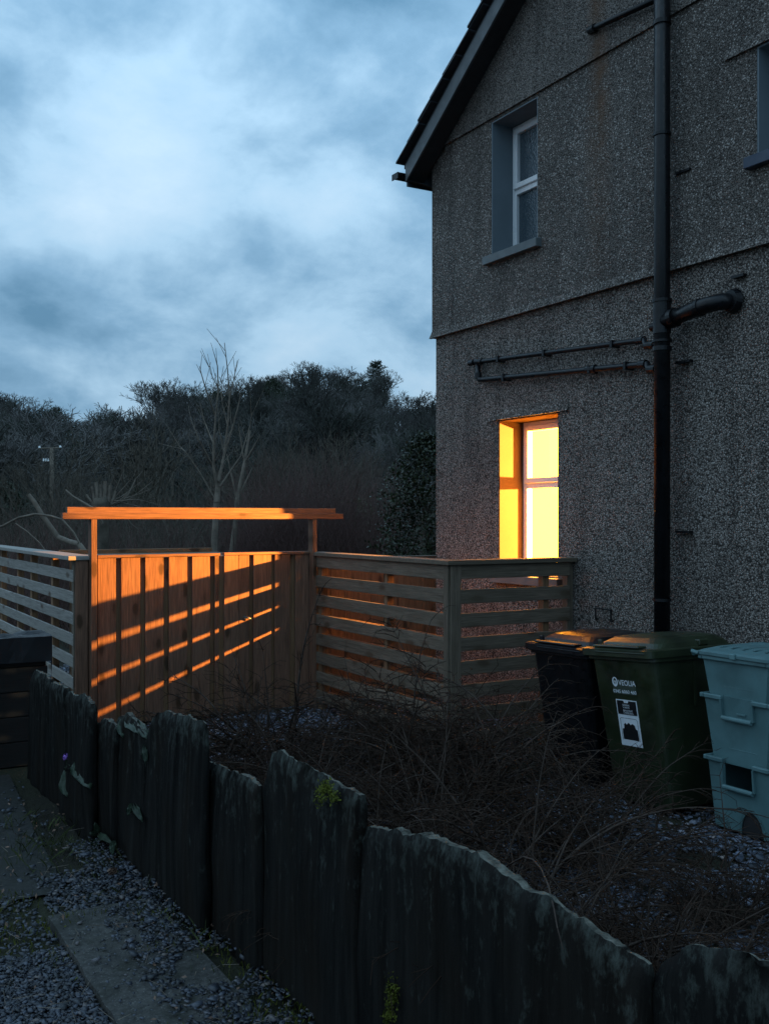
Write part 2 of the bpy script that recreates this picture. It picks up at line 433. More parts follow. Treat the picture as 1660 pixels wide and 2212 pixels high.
def glass_clear():
    m = bpy.data.materials.new('clear_glass'); m.use_nodes = True
    t = m.node_tree; t.nodes.clear()
    o = N(t, 'ShaderNodeOutputMaterial'); tr = N(t, 'ShaderNodeBsdfTransparent'); gl = N(t, 'ShaderNodeBsdfGlossy')
    gl.inputs['Roughness'].default_value = 0.02
    fr = N(t, 'ShaderNodeLayerWeight'); fr.inputs[0].default_value = 0.5
    mx = N(t, 'ShaderNodeMixShader')
    fac = math_(t, 'ADD', math_(t, 'MULTIPLY', math_(t, 'POWER', fr.outputs['Facing'], 5.0), 0.9), 0.03)
    t.links.new(fac, mx.inputs[0]); t.links.new(tr.outputs[0], mx.inputs[1]); t.links.new(gl.outputs[0], mx.inputs[2])
    em = N(t, 'ShaderNodeEmission'); em.inputs[0].default_value = (1.0, 0.32, 0.0125, 1); em.inputs[1].default_value = 13.0   # the lit window glows
    ad = N(t, 'ShaderNodeAddShader'); t.links.new(mx.outputs[0], ad.inputs[0]); t.links.new(em.outputs[0], ad.inputs[1]); t.links.new(ad.outputs[0], o.inputs[0])
    return m
M['glass'] = glass_clear()
def glass_obscure():
    m, t, b = newmat('obscured_glass')
    v = objco(t, False)
    setc(b.inputs['Base Color'], (0.035, 0.055, 0.07)); b.inputs['Roughness'].default_value = 0.16
    b.inputs['Specular IOR Level'].default_value = 0.9
    vo = N(t, 'ShaderNodeTexVoronoi'); vo.inputs['Scale'].default_value = 70; t.links.new(v, vo.inputs['Vector'])
    bump(t, b, math_(t, 'ADD', vo.outputs['Distance'], noise(t, v, 25, 3)), 0.35, 0.01)
    return m
M['obscure'] = glass_obscure()

# ------------------------------------------------------------------ planks
PLK = {}
def plank_mesh(L, t, w, bev=0.003):
    key = (round(L, 3), round(t, 3), round(w, 3))
    if key in PLK: return PLK[key]
    a, b_, c = L/2, t/2, w/2
    e = min(bev, t * 0.2)
    mb = MB()
    prof = [(-b_+e, -c), (b_-e, -c), (b_, -c+e), (b_, c-e), (b_-e, c), (-b_+e, c), (-b_, c-e), (-b_, -c+e)]
    mb.loft([[(x, p[0], p[1]) for p in prof] for x in (-a, a)])
    me = mb.mesh('plank'); PLK[key] = me; return me
def plank(name, p0, p1, t, w, m, parent, tdir, jit=0.0):
    """board from p0 to p1 (centre line); tdir = thickness direction"""
    p0 = Vector(p0); p1 = Vector(p1)
    x = (p1 - p0); L = x.length; x.normalize()
    td = Vector(tdir); td = (td - x * td.dot(x)).normalized(); z = x.cross(td)
    me = plank_mesh(L, t, w)
    key = (me.name, m.name)
    if len(me.materials) == 0: me.materials.append(m)
    elif me.materials[0] != m:
        k2 = (round(L, 3), round(t, 3), round(w, 3), m.name)
        if k2 in PLK: me = PLK[k2]
        else:
            me = me.copy(); me.materials.clear(); me.materials.append(m); PLK[k2] = me
    o = bpy.data.objects.new(name, me); C.objects.link(o)
    Mx = Matrix((x, td, z)).transposed().to_4x4()
    if jit:
        Mx = Mx @ Matrix.Rotation(random.uniform(-jit, jit), 4, 'Y')
    Mx.translation = (p0 + p1) / 2 + (td * random.uniform(-jit, jit) * 0.3 if jit else Vector())
    o.matrix_world = Mx
    if parent is not None:
        o.parent = parent; o.matrix_parent_inverse = parent.matrix_world.inverted()
        bl = parent.location
        o.matrix_parent_inverse = Matrix.Translation(-bl)
    return o

# ------------------------------------------------------------------ terrain
SKY = [(-900, 880), (-300, 865), (0, 850), (100, 866), (150, 880), (225, 872), (330, 856), (390, 832), (500, 815), (600, 802), (720, 797), (815, 806), (850, 838), (890, 862), (940, 852), (1100, 840), (1660, 850), (2600, 870)]
def sky_y(px): return float(np.interp(px, [a for a, _ in SKY], [b for _, b in SKY]))
TREE_H = 10.6; RIDGE = 220
def terrain(x, D):
    if D < 16: return 0.0
    px = 830 + 2200 * x / D
    crest = 1.78 + (1120 - sky_y(px)) / 2200 * RIDGE - TREE_H
    s = min(1, max(0, (D - 45) / (RIDGE - 45))); s = s * s * (3 - 2 * s)
    dip = -1.2 * min(1, max(0, (D - 16) / 20)) * (1 - s)
    back = max(0.0, (D - RIDGE) / 300)
    return dip + crest * s * (1 - 0.4 * min(1, back)) + 0.5 * math.sin(x * 0.21 + D * 0.13) * s
def make_terrain():
    Ds = [-60, -25, -8, 0, 4, 8, 12, 16, 20, 25, 30, 36, 42] + list(range(48, 236, 8)) + [250, 280, 340, 450, 700]
    Us = [-2.6, -1.8, -1.2, -0.9, -0.7] + [-.55 + i * .03 for i in range(38)] + [0.62, 0.8, 1.1, 1.6, 2.4]
    V, F = [], []
    for D in Ds:
        for u in Us:
            x = u * max(D, 22)
            V.append(W(x, D, terrain(x, D) - 0.006))
    n = len(Us)
    for i in range(len(Ds) - 1):
        for j in range(n - 1): F.append((i*n+j, i*n+j+1, (i+1)*n+j+1, (i+1)*n+j))
    me = bpy.data.meshes.new('ground'); me.from_pydata([tuple(v) for v in V], [], F); me.update()
    for p in me.polygons: p.use_smooth = True
    kind(link('ground', me, M['ground']), 'structure')
make_terrain()

# paths
def concrete_slab():
    from mathutils import noise as mn_
    rng_ = random.Random(3); out = []
    for i in range(60): y = 0.6 + 4.02 * i / 59; out.append((0.955 + .010 * mn_.noise(Vector((y * 6, 0, 0))) + .006 * mn_.noise(Vector((y * 25, 1, 0))), y))
    for i in range(1, 10): x = 0.955 + .45 * i / 10; out.append((x, 4.62 + .02 * mn_.noise(Vector((x * 8, 3, 0))) + .01 * mn_.noise(Vector((x * 30, 4, 0)))))
    out += [(1.42, 4.60), (1.42, 0.6)]
    n = len(out); V = [(x, y, -.05) for x, y in out] + [(x + (.006 if i < 60 else 0), y - (.006 if i >= 59 else 0), .035) for i, (x, y) in enumerate(out)]
    F = [tuple(range(n, 2 * n))[::-1]] + [(i, (i + 1) % n, n + (i + 1) % n, n + i) for i in range(n)]
    return MB().add(V, F).build('concrete_path', M['concrete'])
kind(concrete_slab(), 'structure')
mb = MB()
ypts = [(4.95, 1.08), (5.3, 1.14), (5.8, 1.16), (6.6, 1.22), (7.4, 1.28)]
for (ya, xa), (yb, xb) in zip(ypts[:-1], ypts[1:]):
    mb.add([(-3, ya, .012), (xa, ya, .012), (xb, yb, .012), (-3, yb, .012)], [(0, 1, 2, 3)])
kind(mb.build('tarmac_path', M['tarmac']), 'structure')

# ------------------------------------------------------------------ slate chippings (stuff)
def chips(name, regions, seed, m='chip'):
    rng = np.random.default_rng(seed)
    P, Sz = [], []
    for (x0, x1, y0, y1, n, s0, s1, z0) in regions:
        p = np.stack([rng.uniform(x0, x1, n), rng.uniform(y0, y1, n), z0 + rng.uniform(0.0, 0.02, n)], 1)
        P.append(p); Sz.append(rng.uniform(s0, s1, n) * rng.uniform(0.6, 1.2, n) * np.where(rng.random(n) < .06, 1.9, 1.15))
    P = np.concatenate(P); Sz = np.concatenate(Sz)
    clump = np.sin(P[:, 0] * 7.1 + 1.3) * np.sin(P[:, 1] * 5.3) + np.sin(P[:, 0] * 2.3 - P[:, 1] * 3.1)
    keep = clump > -1.25
    P, Sz = P[keep], Sz[keep]; n = len(P)
    K = 5
    ang = np.sort(rng.uniform(0, 2 * math.pi, (n, K)), axis=1) * 0.35 + np.arange(K)[None] * 2 * math.pi / K * 0.65 + rng.uniform(0, 6.28, (n, 1))
    rad = Sz[:, None] * rng.uniform(0.55, 1.15, (n, K)) * 0.5
    asp = rng.uniform(0.35, 0.9, (n, 1)); rot = rng.uniform(0, 6.28, (n, 1))
    lx = np.cos(ang) * rad; ly = np.sin(ang) * rad * asp
    x = lx * np.cos(rot) - ly * np.sin(rot); y = lx * np.sin(rot) + ly * np.cos(rot)
    tx = rng.normal(0, 0.16, (n, 1)); ty = rng.normal(0, 0.16, (n, 1))
    z = x * tx + y * ty
    th = (Sz * rng.uniform(0.05, 0.12, n))[:, None]
    top = np.stack([P[:, 0:1] + x * 0.97, P[:, 1:2] + y * 0.97, P[:, 2:3] + z + th], 2)
    bot = np.stack([P[:, 0:1] + x, P[:, 1:2] + y, P[:, 2:3] + z - th * 0.5], 2)
    V = np.concatenate([bot, top], 1).reshape(-1, 3)
    base = np.arange(n)[:, None] * (2 * K)
    quads = np.concatenate([base + np.array([[k, (k+1) % K, K + (k+1) % K, K + k]]) for k in range(K)])
    tri = np.concatenate([base + np.array([[K, K + k, K + k + 1, K + k + 1]])[:, :4] for k in range(1, K - 1)])
    # build with mixed polygons: use quads for sides and one n-gon top
    me = bpy.data.meshes.new(name)
    ngon = base + np.arange(K, 2 * K)[None]
    me.vertices.add(len(V)); me.vertices.foreach_set('co', V.astype(np.float32).ravel())
    loops = np.concatenate([quads.ravel(), ngon.ravel()]).astype(np.int32)
    starts = np.concatenate([np.arange(0, quads.size, 4), quads.size + np.arange(0, ngon.size, K)]).astype(np.int32)
    me.loops.add(len(loops)); me.loops.foreach_set('vertex_index', loops)
    me.polygons.add(len(starts)); me.polygons.foreach_set('loop_start', starts)
    me.update(calc_edges=True); me.validate()
    o = link(name, me, M[m]); kind(o, 'stuff'); return o
o = chips('slate_chippings', [
    (0.10, 0.955, 2.6, 4.3, 17000, 0.011, 0.032, 0.0), (-0.1, 0.95, 4.2, 5.0, 1500, 0.014, 0.034, 0.0),
    (1.26, 1.60, 2.2, 5.6, 3000, 0.011, 0.034, 0.03), (0.98, 1.4, 2.8, 4.55, 420, 0.008, 0.026, 0.033), (1.15, 1.4, 2.8, 4.55, 900, 0.010, 0.034, 0.033),
    (0.3, 1.3, 5.0, 7.4, 260, 0.015, 0.045, 0.012), (1.0, 1.5, 4.6, 5.2, 1400, 0.014, 0.036, 0.0)], 3)
tag(o, 'loose blue-grey slate chippings around the concrete path', 'slate chippings')
o = chips('slate_gravel', [(1.65, 5.35, 1.2, 4.2, 26000, 0.020, 0.046, 0.0), (1.65, 4.2, 4.2, 8.6, 22000, 0.020, 0.046, 0.0), (4.2, 5.35, 4.2, 8.6, 5000, 0.02, 0.045, 0.0),
    (2.1, 5.0, 8.7, 13.5, 13000, 0.024, 0.05, 0.0)], 4, 'gravel_chip')
tag(o, 'blue-grey slate gravel bed between the slab fence and the house', 'gravel')

# ------------------------------------------------------------------ house
XW = 5.40; YC = 8.35; YN = 0.05
house = thing('house', 'grey pebbledashed two-storey house gable with a lit ground floor window', 'house')
def perforated(mb, x0, x1, y0, y1, z0, z1, holes):
    ys = sorted({y0, y1, *[h[0] for h in holes], *[h[1] for h in holes]}); ys = [y for y in ys if y0 <= y <= y1]
    zs = sorted({z0, z1, *[h[2] for h in holes], *[h[3] for h in holes]}); zs = [z for z in zs if z0 <= z <= z1]
    def solid(i, j):
        if i < 0 or j < 0 or i >= len(ys) - 1 or j >= len(zs) - 1: return False
        cy, cz = (ys[i] + ys[i+1]) / 2, (zs[j] + zs[j+1]) / 2
        return not any(h[0] < cy < h[1] and h[2] < cz < h[3] for h in holes)
    for i in range(len(ys) - 1):
        for j in range(len(zs) - 1):
            if not solid(i, j): continue
            a, b_, c, d = ys[i], ys[i+1], zs[j], zs[j+1]
            mb.add([(x0, a, c), (x0, b_, c), (x0, b_, d), (x0, a, d)], [(3, 2, 1, 0)])
            mb.add([(x1, a, c), (x1, b_, c), (x1, b_, d), (x1, a, d)], [(0, 1, 2, 3)])
            if not solid(i-1, j): mb.add([(x0, a, c), (x1, a, c), (x1, a, d), (x0, a, d)], [(0, 1, 2, 3)])
            if not solid(i+1, j): mb.add([(x0, b_, c), (x1, b_, c), (x1, b_, d), (x0, b_, d)], [(3, 2, 1, 0)])
            if not solid(i, j-1): mb.add([(x0, a, c), (x1, a, c), (x1, b_, c), (x0, b_, c)], [(3, 2, 1, 0)])
            if not solid(i, j+1): mb.add([(x0, a, d), (x1, a, d), (x1, b_, d), (x0, b_, d)], [(0, 1, 2, 3)])
TH = 0.34
LW = (6.51, 7.33, 1.30, 2.655)      # lower window opening y0 y1 z0 z1
UW = (6.745, 7.40, 4.13, 5.318)      # upper
SW = (3.55, 4.50, 4.13, 4.83)       # side one at frame edge
Z1, Z2 = 3.535, 5.34
mb = MB(); perforated(mb, XW, XW + TH, YN, YC, -0.1, Z1, [LW]); mb.build('lower_wall', M['pebble'], house)
mb = MB(); perforated(mb, XW - 0.028, XW + TH, YN, YC + 0.028, Z1 + 0.001, Z2, [UW, SW])
# drip lip at the foot of the upper render
mb.hexa([(XW - 0.05, YN, Z1 + 0.0005), (XW - 0.02, YN, Z1 + 0.0005), (XW - 0.02, YC + 0.05, Z1 + 0.0005), (XW - 0.05, YC + 0.05, Z1 + 0.0005)],
        [(XW - 0.0285, YN, Z1 + 0.07), (XW - 0.02, YN, Z1 + 0.07), (XW - 0.02, YC + 0.0285, Z1 + 0.07), (XW - 0.0285, YC + 0.0285, Z1 + 0.07)])
mb.build('upper_wall', M['pebble'], house)
SL = 0.667
def z_soff(Y): return 5.10 + SL * (8.46 - Y) - 0.01      # under the rafters
YR = 4.2
mb = MB()
def gab(x): return [(x, YN, Z2 + .001), (x, YC + .02, Z2 + .001), (x, YC + .02, 5.345), (x, YR, z_soff(YR) + .1), (x, YN, z_soff(2 * YR - YN) + .1)]
a = gab(XW - 0.05); a[2] = (XW - 0.05, 8.08, Z2 + 0.002)
mb2 = MB()
pf = [(XW - 0.05, YN, Z2 + .001), (XW - 0.05, YC - 0.02, Z2 + .001), (XW - 0.05, YR, z_soff(YR) + .12), (XW - 0.05, YN, z_soff(2 * YR - YN) + .12)]
pb = [(XW + TH, p[1], p[2]) for p in pf]
mb2.add(pf + pb, [(3, 2, 1, 0), (4, 5, 6, 7), (0, 1, 5, 4), (1, 2, 6, 5), (2, 3, 7, 6), (3, 0, 4, 7)])
mb2.build('gable_wall', M['pebble'], house)
# other walls of the house
MB().box((XW + TH + .002, YC - 0.3, -0.1), (13, YC - 0.001, 4.95)).box((XW + TH + .002, YN, -0.1), (13, YN + 0.3, 4.95)).box((12.7, YN + .301, -0.1), (13, YC - .301, 4.95)).build('side_wall', M['pebble'], house)
# room behind the lit window
rx0, rx1, ry0, ry1, rz0, rz1 = XW + TH + .004, 8.9, 4.3, YC - 0.302, 0.25, 2.9
mb = MB()
mb.add([(rx1, ry0, rz0), (rx1, ry1, rz0), (rx1, ry1, rz1), (rx1, ry0, rz1)], [(0, 3, 2, 1)])
mb.add([(rx0, ry1, rz0), (rx1, ry1, rz0), (rx1, ry1, rz1), (rx0, ry1, rz1)], [(0, 1, 2, 3)])
mb.add([(rx0, ry0, rz0), (rx1, ry0, rz0), (rx1, ry0, rz1), (rx0, ry0, rz1)], [(3, 2, 1, 0)])
mb.build('room_wall', M['room_paint'], house)
MB().add([(rx0, ry0, rz1), (rx1, ry0, rz1), (rx1, ry1, rz1), (rx0, ry1, rz1)], [(3, 2, 1, 0)]).build('room_ceiling', M['room_paint'], house)
MB().add([(rx0, ry0, rz0), (rx1, ry0, rz0), (rx1, ry1, rz0), (rx0, ry1, rz0)], [(0, 1, 2, 3)]).build('room_floor', M['wood_brown'], house)

def window(op, rec, split, pane_m, sill_m, sill=True, label=None, lintel=None, xw=XW - 0.028):
    y0, y1, z0, z1 = op
    w = thing_part('window', house)
    if label: w['label'] = label
    xf = xw + rec
    t = 0.012
    rv = MB()
    rv.box((xw + .004, y1 - t, z0 + .001), (xf + .05, y1 + .0, z1 - .001)).box((xw + .004, y0 + .0, z0 + .001), (xf + .05, y0 + t, z1 - .001))
    rv.box((xw + .004, y0 + t, z1 - t), (xf + .05, y1 - t, z1 - .0005))
    rv.build('reveal', M['reveal_lamplit'] if pane_m is M['glass'] else M['reveal_paint'], w)
    # frame
    fw = 0.055; d0, d1 = xf, xf + 0.06
    a0, a1, b0, b1 = y0 + t + .001, y1 - t - .001, z0 + .004, z1 - t - .001
    zs_ = b0 + (b1 - b0) * split
    fr = MB()
    fr.box((d0, a0, b0), (d1, a0 + fw, b1)).box((d0, a1 - fw, b0), (d1, a1, b1))
    fr.box((d0 + .001, a0 + fw, b0), (d1 - .001, a1 - fw, b0 + fw)).box((d0 + .001, a0 + fw, b1 - fw), (d1 - .001, a1 - fw, b1))
    fr.box((d0 + .001, a0 + fw, zs_ - .035), (d1 - .001, a1 - fw, zs_ + .035))
    fr.build('frame', M['upvc'], w, bevel=0.004)
    # opening top sash, standing proud
    sw_ = 0.05; sx0, sx1 = d0 - 0.018, d0 + 0.04
    c0, c1, e0, e1 = a0 + fw * .62, a1 - fw * .62, zs_ + .012, b1 - fw * .62
    sa = MB()
    sa.box((sx0, c0, e0), (sx1, c0 + sw_, e1)).box((sx0, c1 - sw_, e0), (sx1, c1, e1))
    sa.box((sx0, c0 + sw_, e0), (sx1, c1 - sw_, e0 + sw_)).box((sx0, c0 + sw_, e1 - sw_), (sx1, c1 - sw_, e1))
    sa.build('sash', M['upvc'], w, bevel=0.006)
    g = MB(); xg = d0 + 0.02
    g.box((xg, c0 + sw_ - .004, e0 + sw_ - .004), (xg + .004, c1 - sw_ + .004, e1 - sw_ + .004)).build('pane', pane_m, w)
    MB().box((xg + .012, a0 + fw - .004, b0 + fw - .004), (xg + .016, a1 - fw + .004, zs_ - .031)).build('pane', pane_m, w)
    if sill:
        s = MB(); s.hexa([(xw - .06, y0 - .05, z0 - .085), (xf + .02, y0 - .05, z0 - .085), (xf + .02, y1 + .06, z0 - .085), (xw - .06, y1 + .06, z0 - .085)],
                         [(xw - .06, y0 - .05, z0 - .012), (xf + .02, y0 - .05, z0 + .003), (xf + .02, y1 + .06, z0 + .003), (xw - .06, y1 + .06, z0 - .012)])
        s.build('sill', sill_m, w, bevel=0.004)
    if lintel:
        l = MB(); l.hexa([(xw - .022, y0 - lintel, z1 + .000), (xw + .006, y0 - lintel, z1 + .000), (xw + .006, y1 + lintel, z1 + .000), (xw - .022, y1 + lintel, z1 + .000)],
                         [(xw - .002, y0 - lintel, z1 + .09), (xw + .006, y0 - lintel, z1 + .09), (xw + .006, y1 + lintel, z1 + .09), (xw - .002, y1 + lintel, z1 + .09)])
        l.build('lintel_drip', M['pebble'], w)
    return w
def thing_part(name, parent):
    o = bpy.data.objects.new(name, None); C.objects.link(o); o.parent = parent; o.empty_display_size = 0.1; return o
window(LW, 0.262, 0.582, M['glass'], M['sill_paint'], label='lit window glowing yellow', lintel=0.13, xw=XW)
window(UW, 0.225, 0.50, M['obscure'], M['sill_paint'], label='dark upper window with obscured glass')
window(SW, 0.225, 0.50, M['obscure'], M['sill_blue'], label='small upper window at the picture edge', lintel=0.25)

# roof
def rp(Y, up, X): return Vector((X, Y, 5.10 + SL * (8.46 - Y) + up * 1.2))
def sloped(mb, X0, X1, Ya, Yb, u0, u1):
    mb.hexa([rp(Ya, u0, X0), rp(Ya, u0, X1), rp(Yb, u0, X1), rp(Yb, u0, X0)], [rp(Ya, u1, X0), rp(Ya, u1, X1), rp(Yb, u1, X1), rp(Yb, u1, X0)])
XB = 5.15
mb = MB(); sloped(mb, XB, XB + .022, 8.515, YR, 0.0, 0.135); mb.build('bargeboard', M['barge_paint'], house, bevel=0.003)
mb = MB(); sloped(mb, XB + .023, XW - .045, 8.50, YR, 0.012, 0.03); mb.add([(XB + .023, 8.508, 5.075), (XW + .2, 8.508, 5.02), (XW + .2, YC + .03, 4.99), (XB + .023, YC + .03, 5.04)], [(0, 1, 2, 3)])
mb.build('soffit', M['soffit_paint'], house)
mb = MB(); mb.box((XB + .024, 8.5085, 5.03), (13, 8.53, 5.215)); mb.build('fascia', M['dark_paint'], house)
mb = MB(); sloped(mb, XB + .01, XB + .10, 8.55, YR, 0.137, 0.165); mb.build('undercloak', M['soffit_paint'], house)
roof = thing_part('roof', house)
mb = MB(); sloped(mb, XB + .10, 13, 8.56, YR, 0.14, 0.185)
mb.hexa([rp(YR, .14, XB), rp(YR, .14, 13), Vector((13, 2*YR-8.56, rp(8.56, .14, 13).z)), Vector((XB, 2*YR-8.56, rp(8.56, .14, XB).z))],
        [rp(YR, .185, XB), rp(YR, .185, 13), Vector((13, 2*YR-8.56, rp(8.56, .185, 13).z)), Vector((XB, 2*YR-8.56, rp(8.56, .185, XB).z))])
mb.build('roof_deck', M['slate'], roof)
k = 0; Y = 8.60
while Y > YR:
    for c in range(2):
        xo = XB - 0.055 + c * 0.262 + (0.12 if k % 2 and c else 0) + random.uniform(-.008, .008)
        mb = MB(); Yb = Y - 0.42
        lift = random.uniform(0, .008)
        mb.hexa([rp(Y, .21 + lift, xo), rp(Y, .21 + lift, xo + .255), rp(Yb, .188, xo + .255), rp(Yb, .188, xo)],
                [rp(Y, .224 + lift, xo), rp(Y, .224 + lift, xo + .255), rp(Yb, .199, xo + .255), rp(Yb, .199, xo)])
        mb.build('roof_slate', M['slate'], roof)
    Y -= 0.205; k += 1
# gutter
mb = MB(); cy, cz, gr = 8.605, 5.165, 0.058
prof = [(cy + gr * math.cos(a), cz + gr * math.sin(a)) for a in np.linspace(math.pi, 2 * math.pi, 11)]
prof2 = [(cy + (gr - .006) * math.cos(a), cz + (gr - .006) * math.sin(a)) for a in np.linspace(2 * math.pi, math.pi, 11)]
mb.loft([[(x, p[0], p[1]) for p in prof + prof2] for x in (5.09, 13)])
mb.build('gutter', M['black_pipe'], house)
MB().box((5.084, cy - gr, cz - gr), (5.09, cy + gr, cz + .002)).build('gutter_end_cap', M['black_pipe'], house)

# pipes
SPX, SPY, SPR = 5.27, 5.23, 0.056
sp = thing('soil_pipe', 'thick black soil pipe running up the pebbledash wall with a side branch', 'drain pipe', loc=(0, 0, 0))
MB().tube([(SPX, SPY, -0.05), (SPX, SPY, 8.2)], SPR, 24).build('pipe', M['black_pipe'], sp, smooth=True)
def collar(z, h, r, par=sp): return MB().tube([(SPX, SPY, z), (SPX, SPY, z + h)], r, 24).build('collar', M['black_pipe'], par, smooth=False)
for z, h, r in ((3.30, .022, .071), (3.08, .24, .063), (3.02, .016, .069), (2.96, .03, .066), (4.47, .02, .064), (1.2, .02, .063), (5.25, .03, .064)): collar(z, h, r)
br = MB().tube([(SPX, SPY, 3.16), (SPX, SPY - .36, 3.205), (SPX + .01, SPY - .42, 3.212), (SPX + .05, SPY - .49, 3.222), (XW + .02, SPY - .53, 3.225)], 0.055, 20).build('branch', M['black_pipe'], sp, smooth=True)
MB().tube([(SPX, SPY - .09, 3.171), (SPX, SPY - .13, 3.176)], 0.067, 20).build('collar', M['black_pipe'], br)
MB().tube([(SPX, SPY - .33, 3.201), (SPX, SPY - .36, 3.205)], 0.061, 20).build('collar', M['black_pipe'], br)
MB().tube([(XW - .012, SPY - .53, 3.225), (XW - .05, SPY - .525, 3.225)], [0.085, 0.07], 24).build('flange', M['black_pipe'], br)
MB().tube([(SPX - .01, SPY + .03, 3.14), (SPX - .01, SPY + .095, 3.14)], 0.028, 14).build('cap', M['black_pipe'], sp)
for z in (4.20, 2.87, 1.68):
    MB().box((XW - .045, SPY - .17, z), (XW - .005, SPY - .04, z + .016)).build('bracket', M['black_pipe'], sp)
MB().box((XW - .04, 4.60, 3.37), (XW - .005, 4.70, 3.388)).build('bracket', M['black_pipe'], sp)

def waste(name, label, pts, r, clips, joints, xo=0.036):
    t = thing(name, label, 'waste pipe', group='thin waste pipes on the wall')
    MB().tube(pts, r, 12).build('pipe', M['black_pipe'], t, smooth=True)
    for p, q in joints: MB().tube([p, q], r * 1.35, 12).build('joint', M['black_pipe'], t)
    for p in clips:
        MB().box((p[0] - r - .006, p[1] - .012, p[2] - r - .006), (XW - .002, p[1] + .012, p[2] + r + .006)).build('clip', M['black_plastic'], t)
    return t
def L3(a, b_, s): return tuple(a[i] + (b_[i] - a[i]) * s for i in range(3))
a_, b_ = (5.345, 7.50, 3.195), (5.345, 5.53, 3.085)
waste('waste_pipe', 'upper of the two thin black waste pipes above the lit window',
      [(XW, 7.60, 3.21), (5.35, 7.60, 3.21), (5.345, 7.57, 3.205), a_, b_, (5.335, 5.47, 3.08), (5.32, 5.44, 3.04), (5.30, 5.40, 3.025), (5.29, 5.25, 3.015)], 0.021,
      [L3(a_, b_, s) for s in (.13, .45, .86)], [((5.345, 7.60, 3.208), (5.345, 7.50, 3.195)), ((5.345, 5.55, 3.086), (5.337, 5.475, 3.081)), ((5.30, 5.42, 3.026), (5.294, 5.33, 3.02)), ((5.346, 7.70, 3.205), (5.346, 7.63, 3.205))])
a_, b_ = (5.345, 7.48, 3.03), (5.345, 5.50, 2.905)
waste('waste_pipe', 'lower of the two thin black waste pipes above the lit window',
      [(5.345, 7.57, 3.17), (5.345, 7.565, 3.06), (5.345, 7.54, 3.036), a_, b_, (5.335, 5.44, 2.90), (5.32, 5.41, 2.86), (5.30, 5.37, 2.85), (5.29, 5.25, 2.845)], 0.024,
      [L3(a_, b_, s) for s in (.16, .72, .92)], [((5.345, 7.566, 3.10), (5.345, 7.566, 3.05)), ((5.345, 6.1, 2.944), (5.345, 6.0, 2.938)), ((5.345, 5.52, 2.907), (5.337, 5.45, 2.901)), ((5.30, 5.39, 2.852), (5.294, 5.31, 2.846))])
a_, b_ = (5.315, 6.02, 5.56), (5.30, 5.30, 5.475)
waste('waste_pipe', 'short black waste pipe slanting into the soil pipe near the roof', [(XW - .05, 6.06, 5.575), (5.33, 6.05, 5.572), a_, b_], 0.022, [], [((5.335, 6.06, 5.575), (5.312, 5.97, 5.554))])

# lamp in the room
LP = Vector((7.33, 5.76, 2.10))
lamp = thing('pendant_lamp', 'hanging lamp that lights the room behind the glowing window', 'lamp', loc=tuple(LP))
MB().tube([(0, 0, .16), (0, 0, rz1 - LP.z - .005)], 0.004, 6).build('cord', M['black_plastic'], lamp)
MB().tube([(0, 0, .07), (0, 0, .17)], [0.03, 0.018], 12).build('socket', M['black_plastic'], lamp)
ld = bpy.data.lights.new('bulb', 'POINT'); ld.energy = 14500; ld.color = (1.0, 0.39, 0.062); ld.shadow_soft_size = 0.032
lo = bpy.data.objects.new('bulb', ld); C.objects.link(lo); lo.parent = lamp

# ------------------------------------------------------------------ fences
CAPZ = 1.47
G = M['wood_grey']; P_ = M['wood_pine']; BW = M['wood_brown']
slat_z = [1.3815] + [1.375 - 0.1775 * i for i in range(1, 8)]
# side run: parallel to the wall
XF, YF, YG = 4.20, 6.31, 8.62
f1 = thing('slatted_fence', 'grey slatted timber fence between the gate and the corner post', 'fence', loc=(XF, YF, 0))
for z in slat_z: plank('slat', (XF, YF + .06, z + random.uniform(-.004, .004)), (XF, YG - .02, z + random.uniform(-.004, .004)), 0.022, 0.106, G, f1, (1, 0, 0), 0.002)
for z in slat_z: plank('slat', (XF + .092, YF + .10, z - .014), (XF + .092, YG - .02, z - .014), 0.022, 0.106, BW, f1, (1, 0, 0), 0.002)  # inner slats added behind the fence to narrow the light stripes on the gate
for y in (7.28, 8.50): plank('post', (XF + .045, y, -.05), (XF + .045, y, CAPZ - .037), 0.065, 0.05 if y < 8 else .08, BW, f1, (1, 0, 0))
plank('post', (XF + .045, YF + .045, -.05), (XF + .045, YF + .045, CAPZ - .037), 0.088, 0.088, G, f1, (1, 0, 0))
plank('corner_board', (XF - .008, YF + .0305, 0), (XF - .008, YF + .0305, CAPZ - .037), 0.016, 0.058, G, f1, (1, 0, 0))
def caprail(parent, name, a, b_, c, d, z1=CAPZ, h=.035, m=G):
    MB().hexa([(*a, z1 - h), (*b_, z1 - h), (*c, z1 - h), (*d, z1 - h)], [(*a, z1), (*b_, z1), (*c, z1), (*d, z1)]).build(name, m, None, bevel=.004).parent = parent
    o = C.objects[-1]; return o
def rail(parent, name, quad, z1=CAPZ, h=.035, m=G):
    b = parent.location
    q = [(p[0] - b.x, p[1] - b.y) for p in quad]
    # local x along the run for the grain
    return MB().hexa([(x, y, z1 - h) for x, y in q], [(x, y, z1) for x, y in q]).build(name, m, parent, bevel=.004)
rail(f1, 'cap_rail', [(XF - .04, YF - .04), (XF + .11, YF + .11), (XF + .11, YG), (XF - .04, YG)])
f2 = thing('slatted_fence', 'short grey slatted timber fence between the corner post and the house', 'fence', loc=(XF, YF, 0))
for z in slat_z: plank('slat', (XF + .09, YF, z + random.uniform(-.004, .004)), (XW - .06, YF, z + random.uniform(-.004, .004)), 0.022, 0.106, G, f2, (0, 1, 0), 0.002)
